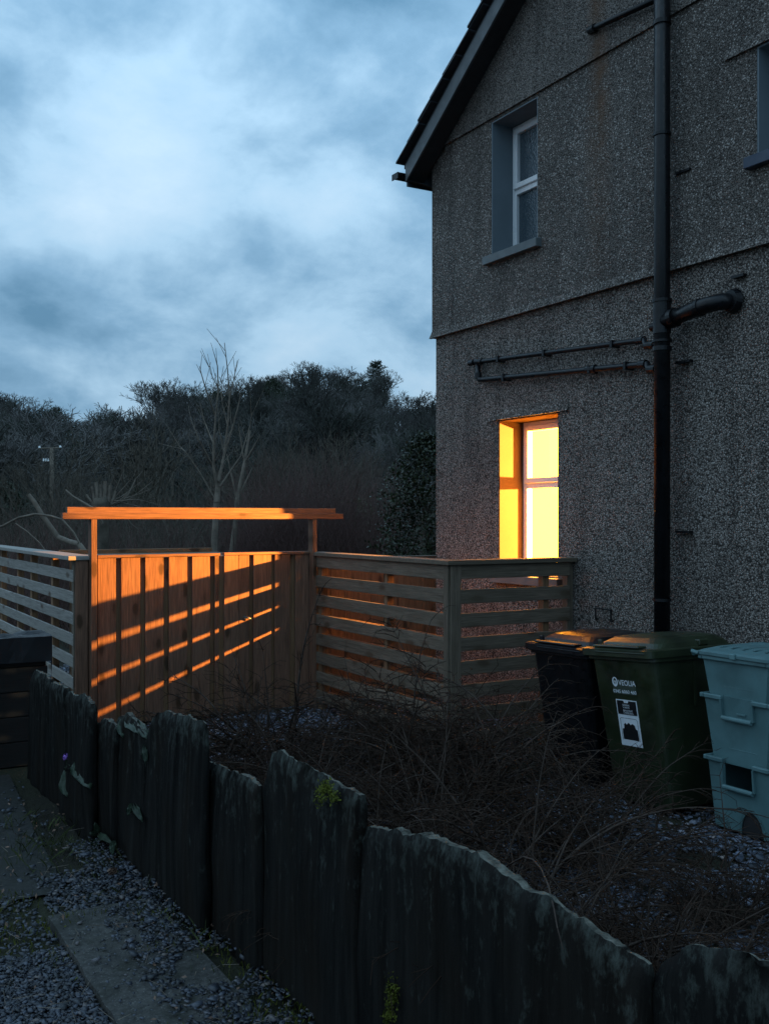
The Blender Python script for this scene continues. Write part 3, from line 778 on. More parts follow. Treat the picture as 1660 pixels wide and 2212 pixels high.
for i, x in enumerate((5.12, XW - .035)): plank('post', (x, YF + .045, -.05), (x, YF + .045, CAPZ - .037), 0.065, 0.06, G if i else BW, f2, (0, 1, 0))
plank('corner_board', (XF + .05, YF - .008, 0), (XF + .05, YF - .008, CAPZ - .037), 0.016, 0.09, G, f2, (0, 1, 0))
rail(f2, 'cap_rail', [(XF - .039, YF - .04), (XW + .0 - .003, YF - .04), (XW - .003, YF + .109), (XF + .1105, YF + .109)])

# gate
XL = 2.02
gate = thing('timber_gate', 'wide pine gate of vertical boards striped by warm light', 'gate', loc=(XL, YG, 0))
zz = lambda v: v * 0.6024 / 1.3566
gaps = [(565, 590), (683, 707), (797, 822), (912, 935), (1022, 1045), (1065, 1090), (1213, 1233), (1320, 1337), (1410, 1437)]
edges = [476] + [e_ for g_ in gaps for e_ in g_] + [1500]
for i in range(0, len(edges), 2):
    xa = onY(zz(edges[i]), 1300, YG - .02).x; xb = onY(zz(edges[i+1]), 1300, YG - .02).x
    if xb - xa > 0.2:
        xm = (xa + xb) / 2 + .02
        plank('board', ((xa + xm) / 2, YG - .009, .04), ((xa + xm) / 2, YG - .009, 1.45), 0.022, xm - xa - .003, P_, gate, (0, 1, 0))
        xa = xm
    plank('board', ((xa + xb) / 2, YG - .009, .04), ((xa + xb) / 2, YG - .009, 1.45), 0.022, xb - xa, P_, gate, (0, 1, 0))
for a, b_ in gaps:
    xa = onY(zz(a), 1300, YG).x; xb = onY(zz(b_), 1300, YG).x
    plank('backing_board', ((xa + xb) / 2, YG + .030, .04), ((xa + xb) / 2, YG + .030, 1.445), 0.02, xb - xa + .05, BW, gate, (0, 1, 0))
xg0 = onY(zz(476), 1300, YG - .02).x; xg1 = onY(zz(1515), 1300, YG - .02).x
xc = onY(zz(1075), 1300, YG).x
plank('top_rail', (xg0, YG, 1.462), (xc - .02, YG, 1.462), 0.075, 0.024, P_, gate, (0, 1, 0))
plank('top_rail', (xc + .02, YG, 1.465), (xg1, YG, 1.465), 0.075, 0.024, P_, gate, (0, 1, 0))
for z in (0.25, 0.8, 1.3): plank('cross_rail', (xg0, YG + .06, z), (xg1, YG + .06, z), 0.035, 0.09, BW, gate, (0, 1, 0))
kp = onY(zz(1190), (1450 + 595 * .6024) / 1.3566, YG - .03)
b0 = gate.location
MB().tube([(kp.x - b0.x, kp.y - b0.y + .02, kp.z), (kp.x - b0.x, kp.y - b0.y - .02, kp.z)], 0.012, 10).tube([(kp.x - b0.x - .008, kp.y - b0.y - .02, kp.z + .004), (kp.x - b0.x + .05, kp.y - b0.y - .022, kp.z - .012)], 0.008, 8).build('latch', M['metal'], gate)

gf = thing('gate_frame', 'pine gate arch of two posts under a doubled header beam', 'gate frame', loc=(XL, YG, 0))
YP = YG - .075
xl0 = onY(zz(445), 1300, YP - .025).x; xl1 = onY(zz(473), 1300, YP - .025).x
xr0 = onY(zz(1521), 1300, YP - .025).x; xr1 = onY(zz(1541), 1300, YP - .025).x
zb = onY(300, 1120 - 0, YP).z
zt = lambda px, py: onY(px, py, YP - .03).z
zl = zt(zz(458), (1450 + 117 * .6024) / 1.3566)
plank('post', ((xl0 + xl1) / 2, YP + .025, -.05), ((xl0 + xl1) / 2, YP + .025, zl - .002), 0.10, xl1 - xl0, P_, gf, (0, 1, 0))
plank('post', ((xr0 + xr1) / 2, YP + .025, -.05), ((xr0 + xr1) / 2, YP + .025, zl - .002), 0.10, xr1 - xr0, P_, gf, (0, 1, 0))
bx0 = onY(zz(307), 1100, YP - .03).x; bx1 = onY(741, 1110, YP - .03).x
plank('header_beam', (bx0, YP - .005, zl + .026), (bx1, YP - .005, zl + .026), 0.05, 0.052, P_, gf, (0, 1, 0))
bx0 = onY(zz(333), 1100, YP).x; bx1 = onY(zz(1637), 1110, YP).x
plank('header_beam', (bx0, YP + .055, zl + .050), (bx1, YP + .055, zl + .050), 0.06, 0.10, P_, gf, (0, 1, 0))

# left fixed panel + left fence
f3 = thing('slatted_fence', 'grey slatted timber fence at the left running back from the gate', 'fence', loc=(XL, YG, 0))
for i in range(7):
    z = 1.30 - 0.178 * i
    plank('slat', (XL - .012, YG + .02, z), (XL - .012, 11.2, z + .004), 0.022, 0.098, M['wood_grey_skylit'], f3, (1, 0, 0), 0.002)
    plank('slat', (XL - .012, 11.205, z), (XL - .012, 13.6, z + .004), 0.022, 0.098, M['wood_grey_skylit'], f3, (1, 0, 0), 0.002)
for y in (9.55, 10.5, 11.2, 12.2, 13.4): plank('post', (XL + .03, y, -.05), (XL + .03, y, CAPZ - .037), 0.06, 0.07, BW, f3, (1, 0, 0))
plank('end_post', (XL + .02, YG + .05, -.05), (XL + .02, YG + .05, CAPZ - .037), 0.075, 0.075, G, f3, (1, 0, 0))
xa = onY(zz(368), 1300, YG - .02).x; xb = onY(zz(430), 1300, YG - .02).x
plank('end_board', ((xa + xb) / 2, YG - .012, 0), ((xa + xb) / 2, YG - .012, CAPZ - .037), 0.022, xb - xa, P_, f3, (0, 1, 0))
plank('end_board', (xb + .022, YG + .012, 0), (xb + .022, YG + .012, CAPZ - .037), 0.022, .05, P_, f3, (0, 1, 0))
rail(f3, 'cap_rail', [(XL - .075, YG - .04), (xb + .06, YG - .04), (XL + .085, 13.7), (XL - .075, 13.7)], m=M['wood_grey_skylit'])

# board fence behind + store lid
f4 = thing('board_fence', 'brown close-boarded fence behind the slats by the house corner', 'fence', loc=(XF, 8.78, 0))
x = XF + .12
while x < 6.6:
    w_ = 0.145
    plank('board', (x + w_/2, 8.78 + (0.012 if int(x * 10) % 2 else 0), 0), (x + w_/2, 8.78 + (0.012 if int(x * 10) % 2 else 0), 1.37), 0.02, w_, BW, f4, (0, 1, 0))
    x += w_ + .004
plank('cap_rail', (XF + .1, 8.79, 1.39), (6.7, 8.79, 1.39), 0.11, 0.03, G, f4, (0, 1, 0))
st = thing('garden_store', 'low garden store with flat grey board lid behind the gate', 'garden store', loc=(3.0, 9.4, 0))
for i in range(9):
    y = 8.80 + i * .148
    plank('lid_board', (2.25, y, 1.425), (3.55 + .03 * i, y, 1.425), 0.022, 0.145, G, st, (0, 0, 1))
plank('back_rail', (2.2, 10.1, 1.44), (3.75, 10.1, 1.44), 0.04, 0.075, BW, st, (0, 1, 0))
MB().box((-.72, -.62, 0), (.45, .6, 1.40)).build('body', BW, st)

# ------------------------------------------------------------------ wheelie bins
def rrect(xc, yc, hx, hy, r, z, n=4, M_=None):
    pts = []
    for cx, cy, a0 in ((hx - r, hy - r, 0), (-hx + r, hy - r, 90), (-hx + r, -hy + r, 180), (hx - r, -hy + r, 270)):
        for k in range(n + 1):
            a = R(a0 + 90 * k / n); pts.append((xc + cx + r * math.cos(a), yc + cy + r * math.sin(a), z))
    return pts
def bin_(name, label, mat_, loc, roll, group, rz=0):
    # local: front towards -x, width along y, origin at base centre
    t = thing(name, label, 'wheelie bin', group=group, loc=loc)
    t.rotation_euler = (roll, 0, rz)
    mb = MB()
    rings = []
    for z, xc, hx, hy in ((0.02, .045, .260, .240), (.10, .042, .27, .244), (.5, .022, .298, .257), (.90, .0, .325, .270), (.93, 0, .328, .272)):
        rings.append(rrect(xc, 0, hx, hy, .045, z))
    mb.loft(rings)
    mb.loft([rrect(0, 0, .345, .288, .045, .930), rrect(0, 0, .350, .292, .045, .935), rrect(0, 0, .350, .292, .045, .972), rrect(0, 0, .34, .285, .045, .98)])
    mb.build('body', mat_, t, smooth=False, bevel=0)
    # lid: shallow dome with front lip
    lid = MB()
    lid.loft([rrect(-.01, 0, .372, .300, .04, .955), rrect(-.01, 0, .376, .304, .04, .960), rrect(-.01, 0, .376, .304, .04, 1.002), rrect(-.005, 0, .362, .292, .045, 1.010)])
    lid.loft([rrect(.03, 0, .32, .275, .05, 1.008), rrect(.04, 0, .30, .255, .07, 1.040), rrect(.05, 0, .26, .225, .09, 1.068), rrect(.06, 0, .20, .17, .10, 1.080)])
    lo_ = lid.build('lid', mat_, t)
    for k in (-1, 1):   # ribs along the front of the lid
        MB().box((-.374, -.20, 1.008 + .006 * k), (-.30, .20, 1.022 + .006 * k)).build('rib', mat_, lo_, bevel=.006) if k > 0 else None
    MB().box((-.3895, -.27, .982), (-.385, .16, .990)).build('lip_rib', mat_, lo_, bevel=.002)
    MB().box((.05, -.285, 1.012), (.13, -.23, 1.05)).box((-.30, .20, 1.010), (-.275, .235, 1.055)).build('lid_lug', mat_, lo_, bevel=.006)
    MB().tube([(.40, -.20, .965), (.40, .20, .965)], .014, 10).box((.33, -.2, .94), (.41, -.17, .98)).box((.33, .17, .94), (.41, .2, .98)).build('handle', mat_, t)
    for s in (-1, 1):
        w_ = MB().tube([(.27, s * .215, .10), (.27, s * .262, .10)], .10, 20).build('wheel', M['rubber'], t, bevel=.01)
    MB().box((.0, -.2735, .64), (.02, -.262, .93)).build('side_rib', mat_, t)
    return t
# green bin: front corners at y 4.33 / 4.91
gb = bin_('wheelie_bin', 'dark green wheelie bin with white lettering and a waste sticker', M['green_plastic'], (4.70, 4.62, 0.015), R(-4.0), 'wheelie bins by the wall')
gb.scale = (1, 1, .965)
bb = bin_('wheelie_bin', 'black wheelie bin half hidden behind the green bin', M['black_plastic'], (4.74, 5.31, -0.005), R(-1.0), 'wheelie bins by the wall', R(2))
bb.scale = (1, 1, .935)
bb2 = bin_('wheelie_bin', 'black wheelie bin close to the slatted fence, furthest along the wall', M['black_plastic'], (4.80, 5.93, -0.05), R(0), 'wheelie bins by the wall', R(-3)) if False else None

# sticker on the front, which slopes in towards the foot
def front_pt(y, z, off):
    zs_ = [.02, .10, .5, .90]; xs_ = [.045 - .260, .042 - .27, .022 - .298, -.325]
    return (float(np.interp(z, zs_, xs_)) - off, y, z)
def patch(y0, y1, z0, z1, off, name, m, par, th=.0015):
    q = [front_pt(y0, z0, off), front_pt(y1, z0, off), front_pt(y1, z1, off), front_pt(y0, z1, off)]
    q2 = [(p[0] - th, p[1], p[2]) for p in q]
    return MB().add(q + q2, [(4, 5, 6, 7), (0, 1, 5, 4), (1, 2, 6, 5), (2, 3, 7, 6), (3, 0, 4, 7)]).build(name, m, par)
def poly_patch(pts, off, name, m, par):
    q = [front_pt(y, z, off) for y, z in pts]
    o = MB().add(q, [tuple(range(len(q)))]).build(name, m, par); return o
def text(body, y_left, z_base, width, height, off, name, m, par, bold=0.0):
    cu = bpy.data.curves.new('txt', 'FONT'); cu.body = body; cu.size = 1.0; cu.offset = bold
    o = bpy.data.objects.new('txt', cu); C.objects.link(o)
    dg = bpy.context.evaluated_depsgraph_get(); me = bpy.data.meshes.new_from_object(o.evaluated_get(dg))
    C.objects.unlink(o); bpy.data.objects.remove(o)
    co = np.zeros(len(me.vertices) * 3, dtype=np.float32); me.vertices.foreach_get('co', co); co = co.reshape(-1, 3)
    mn, mx = co.min(0), co.max(0)
    for v in me.vertices:
        u = (v.co.x - mn[0]) / (mx[0] - mn[0]); w = (v.co.y - mn[1]) / (mx[1] - mn[1])
        v.co = front_pt(y_left - u * width, z_base + w * height, off)
    me.materials.clear(); me.update()
    return link(name, me, m, par)
lab = thing_part('lettering', gb)
patch(-.100, .100, .715, .808, .0012, 'label_patch', M['grey_print'], gb, .0008)
text('VEOLIA', .045, .772, .148, .034, .0040, 'lettering', M['white_print'], gb, .012)
text('0345 6060 460', .100, .722, .200, .022, .0040, 'lettering', M['white_print'], gb, .010)
bpy.data.objects.remove(lab)
# ring emblem
cy_, cz_ = .074, .792
ring = MB(); n = 28
for i in range(n):
    a0, a1 = 2*math.pi*i/n, 2*math.pi*(i+1)/n
    th0 = .008 + .006 * (1 - math.sin(a0)) / 2; th1 = .008 + .006 * (1 - math.sin(a1)) / 2
    q = [(cy_ + .024*math.cos(a0), cz_ + .031*math.sin(a0)), (cy_ + .024*math.cos(a1), cz_ + .031*math.sin(a1)),
         (cy_ + (.024 - th1)*math.cos(a1), cz_ + (.031 - th1)*math.sin(a1)), (cy_ + (.024 - th0)*math.cos(a0), cz_ + (.031 - th0)*math.sin(a0))]
    ring.add([front_pt(y, z, .004) for y, z in q], [(0, 1, 2, 3)])
ring.add([front_pt(cy_ + .006*math.cos(a), cz_ + .002 + .007*math.sin(a), .004) for a in np.linspace(0, 2*math.pi, 12, endpoint=False)], [tuple(range(12))])
ring.add([front_pt(y, z, .004) for y, z in ((cy_ - .0035, cz_ - .004), (cy_ + .0035, cz_ - .004), (cy_ + .002, cz_ - .024), (cy_ - .002, cz_ - .024))], [(0, 1, 2, 3)])
ring.build('emblem', M['white_print'], gb)
stk = patch(-.088, .092, .385, .680, .0012, 'sticker', M['white_print'], gb, .001)
patch(-.080, .084, .585, .674, .0032, 'sticker_panel', M['black_print'], stk, .0006)
poly_patch([(.026, .680), (-.022, .680), (-.014, .660), (.018, .660)], .0050, 'sticker_tab', M['white_print'], stk)
for s, z, w_ in (('GENERAL', .641, .062), ('WASTE', .625, .058), ('GWASTRAFF', .605, .082), ('CYFFREDINOL', .590, .088)):
    text(s, .036, z, w_, .0115, .0050, 'lettering', M['white_print'], stk)
# picture: sacks
def frame_line(pts, wdt):
    for (ya, za), (yb, zb_) in zip(pts[:-1], pts[1:]):
        d = Vector((yb - ya, zb_ - za)); d.normalize(); nrm = Vector((-d.y, d.x)) * wdt
        poly_patch([(ya - nrm.x, za - nrm.y), (yb - nrm.x, zb_ - nrm.y), (yb + nrm.x, zb_ + nrm.y), (ya + nrm.x, za + nrm.y)], .0034, 'sticker_line', M['black_print'], stk)
frame_line([(.074, .42), (.074, .555), (.066, .562), (-.062, .562), (-.072, .552), (-.072, .42)], .0012)
pts = [(.066, .425), (.066, .492), (.050, .495), (.048, .520), (.036, .532), (.026, .522), (.018, .524), (.010, .534), (-.002, .530), (-.010, .520), (-.022, .530), (-.036, .526), (-.046, .518), (-.050, .497), (-.064, .494), (-.066, .425)]
poly_patch(pts, .0034, 'sticker_picture', M['black_print'], stk)

# ------------------------------------------------------------------ teal stacked recycling boxes
TM = M['teal_plastic']
def tbox(label, z0, z1, hxy0, hxy1, c, opening, lid=False, wheels=False, xoff=0.0, rz=0):
    t = thing('recycling_box', label, 'recycling box', group='stacked teal recycling boxes', loc=(c[0], c[1], 0)); t.rotation_euler = (0, 0, rz)
    H = z1 - z0; wt = .006
    (ax, ay), (bx, by) = hxy0, hxy1
    # shell: floor, three walls, front wall with opening
    def P(sx, sy, f, z): return (sx * (ax + (bx - ax) * f), sy * (ay + (by - ay) * f), z)
    def fp(y, z):
        f = (z - z0) / H; return (-(ax + (bx - ax) * f), y, z)
    mb = MB()
    zt_ = z1
    for (sa, sb) in (((1, -1), (1, 1)), ((1, 1), (-1, 1)), ((-1, -1), (1, -1))):
        mb.add([P(*sa, 0, z0), P(*sb, 0, z0), P(*sb, 1, zt_), P(*sa, 1, zt_)], [(0, 1, 2, 3)])
    mb.add([P(-1, -1, 0, z0), P(1, -1, 0, z0), P(1, 1, 0, z0), P(-1, 1, 0, z0)], [(3, 2, 1, 0)])
    oy0, oy1, oz0, oz1 = opening if opening else (0, 0, zt_, zt_)
    def wy(z): f = (z - z0) / H; return ay + (by - ay) * f
    if opening:
        mb.add([fp(-wy(z0), z0), fp(wy(z0), z0), fp(wy(oz0), oz0), fp(-wy(oz0), oz0)], [(3, 2, 1, 0)])
        mb.add([fp(-wy(oz0), oz0), fp(oy0, oz0), fp(oy0, oz1), fp(-wy(oz1), oz1)], [(3, 2, 1, 0)])
        mb.add([fp(oy1, oz0), fp(wy(oz0), oz0), fp(wy(oz1), oz1), fp(oy1, oz1)], [(3, 2, 1, 0)])
        if oz1 < zt_ - .001: mb.add([fp(-wy(oz1), oz1), fp(wy(oz1), oz1), fp(wy(zt_), zt_), fp(-wy(zt_), zt_)], [(3, 2, 1, 0)])
    else:
        mb.add([fp(-wy(z0), z0), fp(wy(z0), z0), fp(wy(zt_), zt_), fp(-wy(zt_), zt_)], [(3, 2, 1, 0)])
    bo = mb.build('body', TM, t)
    sol = bo.modifiers.new('wall', 'SOLIDIFY'); sol.thickness = wt; sol.offset = 0
    # rim, open where the handle drops
    rx, ry = bx + .022, by + .022
    rim = MB(); h = .026; za = zt_ - h + .004; zb_ = zt_ + .004
    rim.box((bx - .004, -ry, za), (rx, ry, zb_)).box((-rx, by - .004, za), (bx - .005, ry, zb_)).box((-rx, -ry, za), (bx - .005, -by + .004, zb_))
    if opening and oz1 >= zt_ - .001:
        rim.box((-rx, -by + .005, za), (-bx + .004, oy0 - .001, zb_)).box((-rx, oy1 + .001, za), (-bx + .004, by - .005, zb_))
    else: rim.box((-rx, -by + .005, za), (-bx + .004, by - .005, zb_))
    rim.build('rim', TM, t, bevel=.005)
    if opening:
        fx = fp(0, oz0)[0]
        lp = MB(); lp.tube([(fx - .020, oy0, oz0 - .004), (fx - .020, oy1, oz0 - .004)], .014, 10)
        lp.hexa([(fx - .022, oy0 - .012, oz0), (fx - .002, oy0 - .012, oz0), (fx - .002, oy0, oz0), (fx - .022, oy0, oz0)], [(-rx, oy0 - .012, za), (-bx, oy0 - .012, za), (-bx, oy0 - .0005, za), (-rx, oy0 - .0005, za)])
        lp.hexa([(fx - .022, oy1, oz0), (fx - .002, oy1, oz0), (fx - .002, oy1 + .012, oz0), (fx - .022, oy1 + .012, oz0)], [(-rx, oy1 + .0005, za), (-bx, oy1 + .0005, za), (-bx, oy1 + .012, za), (-rx, oy1 + .012, za)])
        lp.build('handle', TM, t)
    return t, fp
cx_, cy_ = 4.78, 3.925
# bottom, middle, top
t3, fp3 = tbox('bottom teal recycling box of the stack, with wheel arch and open front slot', 0.03, .425, (.215, .185), (.245, .215), (cx_, cy_), (-.10, .10, .275, .425), rz=R(1))
b0 = t3.location
t3f = MB()
wa = MB()
for s, yy in ((1, -.075),):
    a_ = np.linspace(0, math.pi, 13)
    ring_o = [fp3(yy + .088 * math.cos(q), .028 + .150 * math.sin(q)) for q in a_]
    ring_i = [fp3(yy + .074 * math.cos(q), .028 + .132 * math.sin(q)) for q in a_]
    for i in range(12):
        A, B, C1, D1 = ring_o[i], ring_o[i+1], ring_i[i+1], ring_i[i]
        q = [Vector(p) + Vector((-.010, 0, 0)) for p in (A, B, C1, D1)]; q2 = [Vector(p) + Vector((-.002, 0, 0)) for p in (A, B, C1, D1)]
        wa.hexa(q2, q)
    well = [Vector(p) + Vector((-.0045, 0, 0)) for p in ring_i]
    MB().add(well, [tuple(range(len(well)))]).build('wheel_well_shade', M['rubber'], t3)  # flat dark sheet painted in place of the arch's shaded hollow
wa.build('wheel_arch', TM, t3)
MB().tube([(-.228, -.075, .075), (-.195, -.075, .075)], .062, 20).build('wheel', M['rubber'], t3, bevel=.008)
MB().tube([(.18, -.2, .06), (.18, -.15, .06)], .06, 16).tube([(.18, .15, .06), (.18, .19, .06)], .06, 16).build('wheel', M['rubber'], t3)
t2, fp2 = tbox('middle teal recycling box of the stack, with a dropped handle', .40, .78, (.212, .178), (.245, .222), (cx_ - .012, cy_ + .01), (-.11, .09, .665, .78), rz=R(1.5))
MB().hexa([fp2(-.105, .668), (-.20, -.105, .668), (-.20, .088, .668), fp2(.088, .668)], [fp2(-.108, .782), (-.215, -.108, .782), (-.215, .09, .782), fp2(.09, .782)]).build('flap', TM, t2)
MB().box((fp2(0, .69)[0] - .010, -.06, .690), (fp2(0, .69)[0] - .001, .0, .698)).build('flap_tab', TM, t2)
MB().box((fp2(0, .49)[0] - .004, -.12, .487), (fp2(0, .49)[0] + .003, .07, .492)).build('moulding', TM, t2, bevel=.001)
t1, fp1 = tbox('top teal recycling box of the stack, with a clipped lid', .755, 1.0, (.218, .185), (.242, .222), (cx_ - .02, cy_ + .018), None, rz=R(2))
MB().box((fp1(0, .835)[0] - .004, -.12, .832), (fp1(0, .835)[0] + .003, .085, .838)).hexa([fp1(.088, .832), (fp1(0, .832)[0] + .004, .088, .832), (fp1(0, .832)[0] + .004, .094, .832), fp1(.094, .832)], [(fp1(0, .96)[0] - .003, .098, .96), (fp1(0, .96)[0] + .004, .098, .96), (fp1(0, .96)[0] + .004, .104, .96), (fp1(0, .96)[0] - .003, .104, .96)]).build('moulding', TM, t1)
lid = MB()
lid.loft([rrect(0, 0, .270, .247, .03, 1.002), rrect(0, 0, .274, .25, .03, 1.006), rrect(0, 0, .274, .25, .03, 1.022), rrect(0, 0, .255, .232, .04, 1.032), rrect(.02, 0, .20, .20, .06, 1.046), rrect(.02, 0, .12, .15, .05, 1.052)])
ll = lid.build('lid', TM, t1)
for k in range(5): MB().box((-.19, -.17 + k * .075, 1.046), (.19, -.155 + k * .075, 1.0535)).build('lid_rib', TM, ll, bevel=.002)
MB().tube([(-.27, .235, 1.01), (-.285, .262, 1.02), (-.265, .268, 1.0)], .012, 8).build('lid_clip', TM, t1)
MB().box((-.285, -.03, 1.0), (-.262, .005, 1.03)).build('lid_clip', TM, t1, bevel=.003)

# ------------------------------------------------------------------ slate slab fence
sf = thing('slab_fence', 'row of upright dark slate slabs edging the path', 'slab fence', loc=(1.5, 4, 0))
def slab(tops, X, lean=0.0, th=0.045, seed=0, xn=None):
    rng = random.Random(seed)
    top = [onX(px, py, X) for px, py in tops]
    top.sort(key=lambda p: p.y)
    ys = [p.y for p in top]; zs_ = [p.z for p in top]
    y0, y1 = ys[0], ys[-1]
    nu = max(8, int((y1 - y0) / .016)); nv = 22; th = th * .78
    off = Vector((1.5, 4, 0))
    from mathutils import noise as mn
    V, F = [], []
    def P(i, j, side):
        u = i / nu; y = y0 + (y1 - y0) * u
        zt_ = float(np.interp(y, ys, zs_)) + 0.014 * mn.noise(Vector((y * 14, seed * 3.1, 0))) + .008 * mn.noise(Vector((y * 45, seed, 1)))
        w = j / nv
        z = -.08 + (zt_ + .08) * w
        cx = X + (-.5 if side == 0 else .5) * th
        dx = .020 * mn.noise(Vector((y * 5 + seed, z * 1.6, side * 7))) + .008 * mn.noise(Vector((y * 22, z * 3, seed + side))) + .007 * mn.noise(Vector((y * 55, z * 1.3, seed * 2 + side))) - .010 * max(0, mn.noise(Vector((y * 9, z * .5, seed * 5 + side))) - .15)
        if j == nv: cx += (.012 if side == 0 else -.012)
        cx += lean * z
        edge = 0.0
        if i == 0: edge = .012 * mn.noise(Vector((z * 7, seed, 5)))
        if i == nu: edge = .012 * mn.noise(Vector((z * 7, seed, 9)))
        return Vector((cx + dx, y + edge + .01 * (w - .5) * math.sin(seed), z)) - off
    for side in (0, 1):
        for j in range(nv + 1):
            for i in range(nu + 1): V.append(P(i, j, side))
    n = nu + 1; B = n * (nv + 1)
    for j in range(nv):
        for i in range(nu):
            a = j * n + i
            F.append((a + n, a + n + 1, a + 1, a)); F.append((B + a, B + a + 1, B + a + n + 1, B + a + n))
        a = j * n; F.append((a, B + a, B + a + n, a + n)); a = j * n + nu; F.append((a + n, B + a + n, B + a, a))
    nf = len(F)
    for i in range(nu):
        a = nv * n + i; F.append((a, B + a, B + a + 1, a + 1))
    me = bpy.data.meshes.new('slate_slab'); me.from_pydata([tuple(v) for v in V], [], F)
    me.materials.append(M['slab']); me.materials.append(M['slab_edge'])
    for k_, p in enumerate(me.polygons):
        p.use_smooth = k_ < nf
        if k_ >= nf: p.material_index = 1
    me.update()
    return link('slate_slab', me, None, sf)
slab([(66, 1470), (72, 1447), (95, 1455), (108, 1468)], 1.40, .02, .05, 1)
slab([(104, 1490), (112, 1473), (130, 1476), (150, 1482)], 1.42, -.01, .06, 2)
slab([(148, 1492), (160, 1500), (180, 1500), (199, 1520)], 1.40, .01, .05, 3)
slab([(203, 1640), (212, 1612), (224, 1622)], 1.47, .02, .05, 11)
slab([(220, 1562), (228, 1550), (242, 1553), (256, 1570)], 1.47, -.01, .05, 4)
slab([(254, 1548), (272, 1541), (292, 1562), (316, 1590)], 1.49, .02, .055, 5)
slab([(318, 1580), (338, 1536), (360, 1538), (400, 1548), (442, 1562)], 1.50, .015, .05, 6)
slab([(440, 1648), (456, 1643), (500, 1662), (540, 1676), (564, 1692)], 1.56, .0, .05, 7)
slab([(576, 1690), (590, 1622), (606, 1621), (660, 1652), (720, 1690), (778, 1716)], 1.58, .01, .05, 8)
slab([(786, 1790), (800, 1784), (904, 1801), (976, 1820), (1043, 1843), (1093, 1887), (1182, 1937), (1293, 2009), (1405, 2086)], 1.60, .0, .055, 9)
slab([(1412, 2110), (1432, 2078), (1493, 2038), (1600, 2052), (1700, 2096), (1800, 2150)], 1.62, .0, .05, 10)

# ------------------------------------------------------------------ sleeper stack with tarpaulin
sk = thing('sleeper_stack', 'stack of dark timber sleepers at the left edge', 'sleepers', loc=(1.0, 7.75, 0))
for i in range(5):
    dx = random.uniform(-.03, .03)
    plank('sleeper', (-.4, 7.75 + random.uniform(-.02, .02), .09 + .178 * i), (1.585 + dx, 7.75 + random.uniform(-.02, .02), .09 + .178 * i), 0.24, 0.172, M['wood_dark'], sk, (0, 1, 0))
V, F = [], []
from mathutils import noise as mn
nx, ny = 46, 16
for j in range(ny + 1):
    for i in range(nx + 1):
        x = -.5 + 2.13 * i / nx; y = 7.55 + .42 * j / ny
        z = .925 + .035 * mn.noise(Vector((x * 5, y * 9, 0))) + .02 * abs(mn.noise(Vector((x * 13 + y * 6, y * 4, 3)))) + .07 * max(0, math.sin((x - y * 1.2) * 4.0)) * (j / ny)
        if j <= 2: z = .93 - (2 - j) * .09; y = 7.60 + .012 * mn.noise(Vector((x * 9, j, 0)))
        if i >= nx - 2: z -= (i - nx + 2) * .09; x = 1.61 + .012 * mn.noise(Vector((y * 9, i, 0)))
        V.append((x, y, z))
for j in range(ny):
    for i in range(nx):
        a = j * (nx + 1) + i; F.append((a, a + 1, a + nx + 2, a + nx + 1))
me = bpy.data.meshes.new('tarpaulin'); me.from_pydata(V, [], F); me.update()
o = link('tarpaulin', me, M['tarp'])
so = o.modifiers.new('s', 'SOLIDIFY'); so.thickness = .004
tag(o, 'crumpled black sheet lying over the timber sleepers', 'tarpaulin')

# ------------------------------------------------------------------ bare shrubs
def rot_to(d, ang, spin):
    d = d.normalized(); u = d.orthogonal().normalized(); w = d.cross(u)
    return (d * math.cos(ang) + (u * math.cos(spin) + w * math.sin(spin)) * math.sin(ang)).normalized()
def arch_stem(rng, p, d, L, r, segs_s, segs_t, droop=0.55, tw=1.0, level=0, step=0.05):
    n = max(6, int(L / step)); ds = L / n; p = Vector(p); d = Vector(d).normalized(); side = 1
    perp = d.cross(Vector((0, 0, 1)))
    for i in range(n):
        f = i / n
        d = (d + Vector((0, 0, -1)) * droop * ds * (0.6 + 1.1 * f) + Vector((rng.gauss(0, .03), rng.gauss(0, .03), rng.gauss(0, .03)))).normalized()
        q = p + d * ds
        rr0 = r * (1 - .85 * f); rr1 = r * (1 - .85 * (i + 1) / n)
        (segs_s if r > .005 else segs_t).append((*p, *q, rr0, rr1))
        if f > .12:
            for _ in range(2 if level == 0 else 1):
                if rng.random() < (.48 if level == 0 else .6) * tw:
                    side = -side
                    pr = d.cross(Vector((0, 0, 1)))
                    if pr.length < .1: pr = Vector((1, 0, 0))
                    pr.normalize()
                    td = (d * rng.uniform(.5, 1.0) + pr * side * rng.uniform(.4, 1.0) + Vector((0, 0, rng.uniform(-.5, .45)))).normalized()
                    tl = rng.uniform(.06, .26) * (1 - .5 * f) * (1.3 if level == 0 else .55)
                    tp = q.copy(); m_ = 3
                    for k in range(m_):
                        td = (td + Vector((rng.gauss(0, .12), rng.gauss(0, .12), -.16 + rng.gauss(0, .08)))).normalized()
                        tq = tp + td * tl / m_
                        segs_t.append((*tp, *tq, .0031 - .0006 * k, .0025 - .0006 * k))
                        if level == 0 and rng.random() < .6:
                            sd = rot_to(td, rng.uniform(.5, 1.0), rng.uniform(0, 6.28)); sl_ = rng.uniform(.02, .08)
                            segs_t.append((*tq, *(tq + sd * sl_), .0019, .0010))
                        tp = tq
        p = q
    return p, d
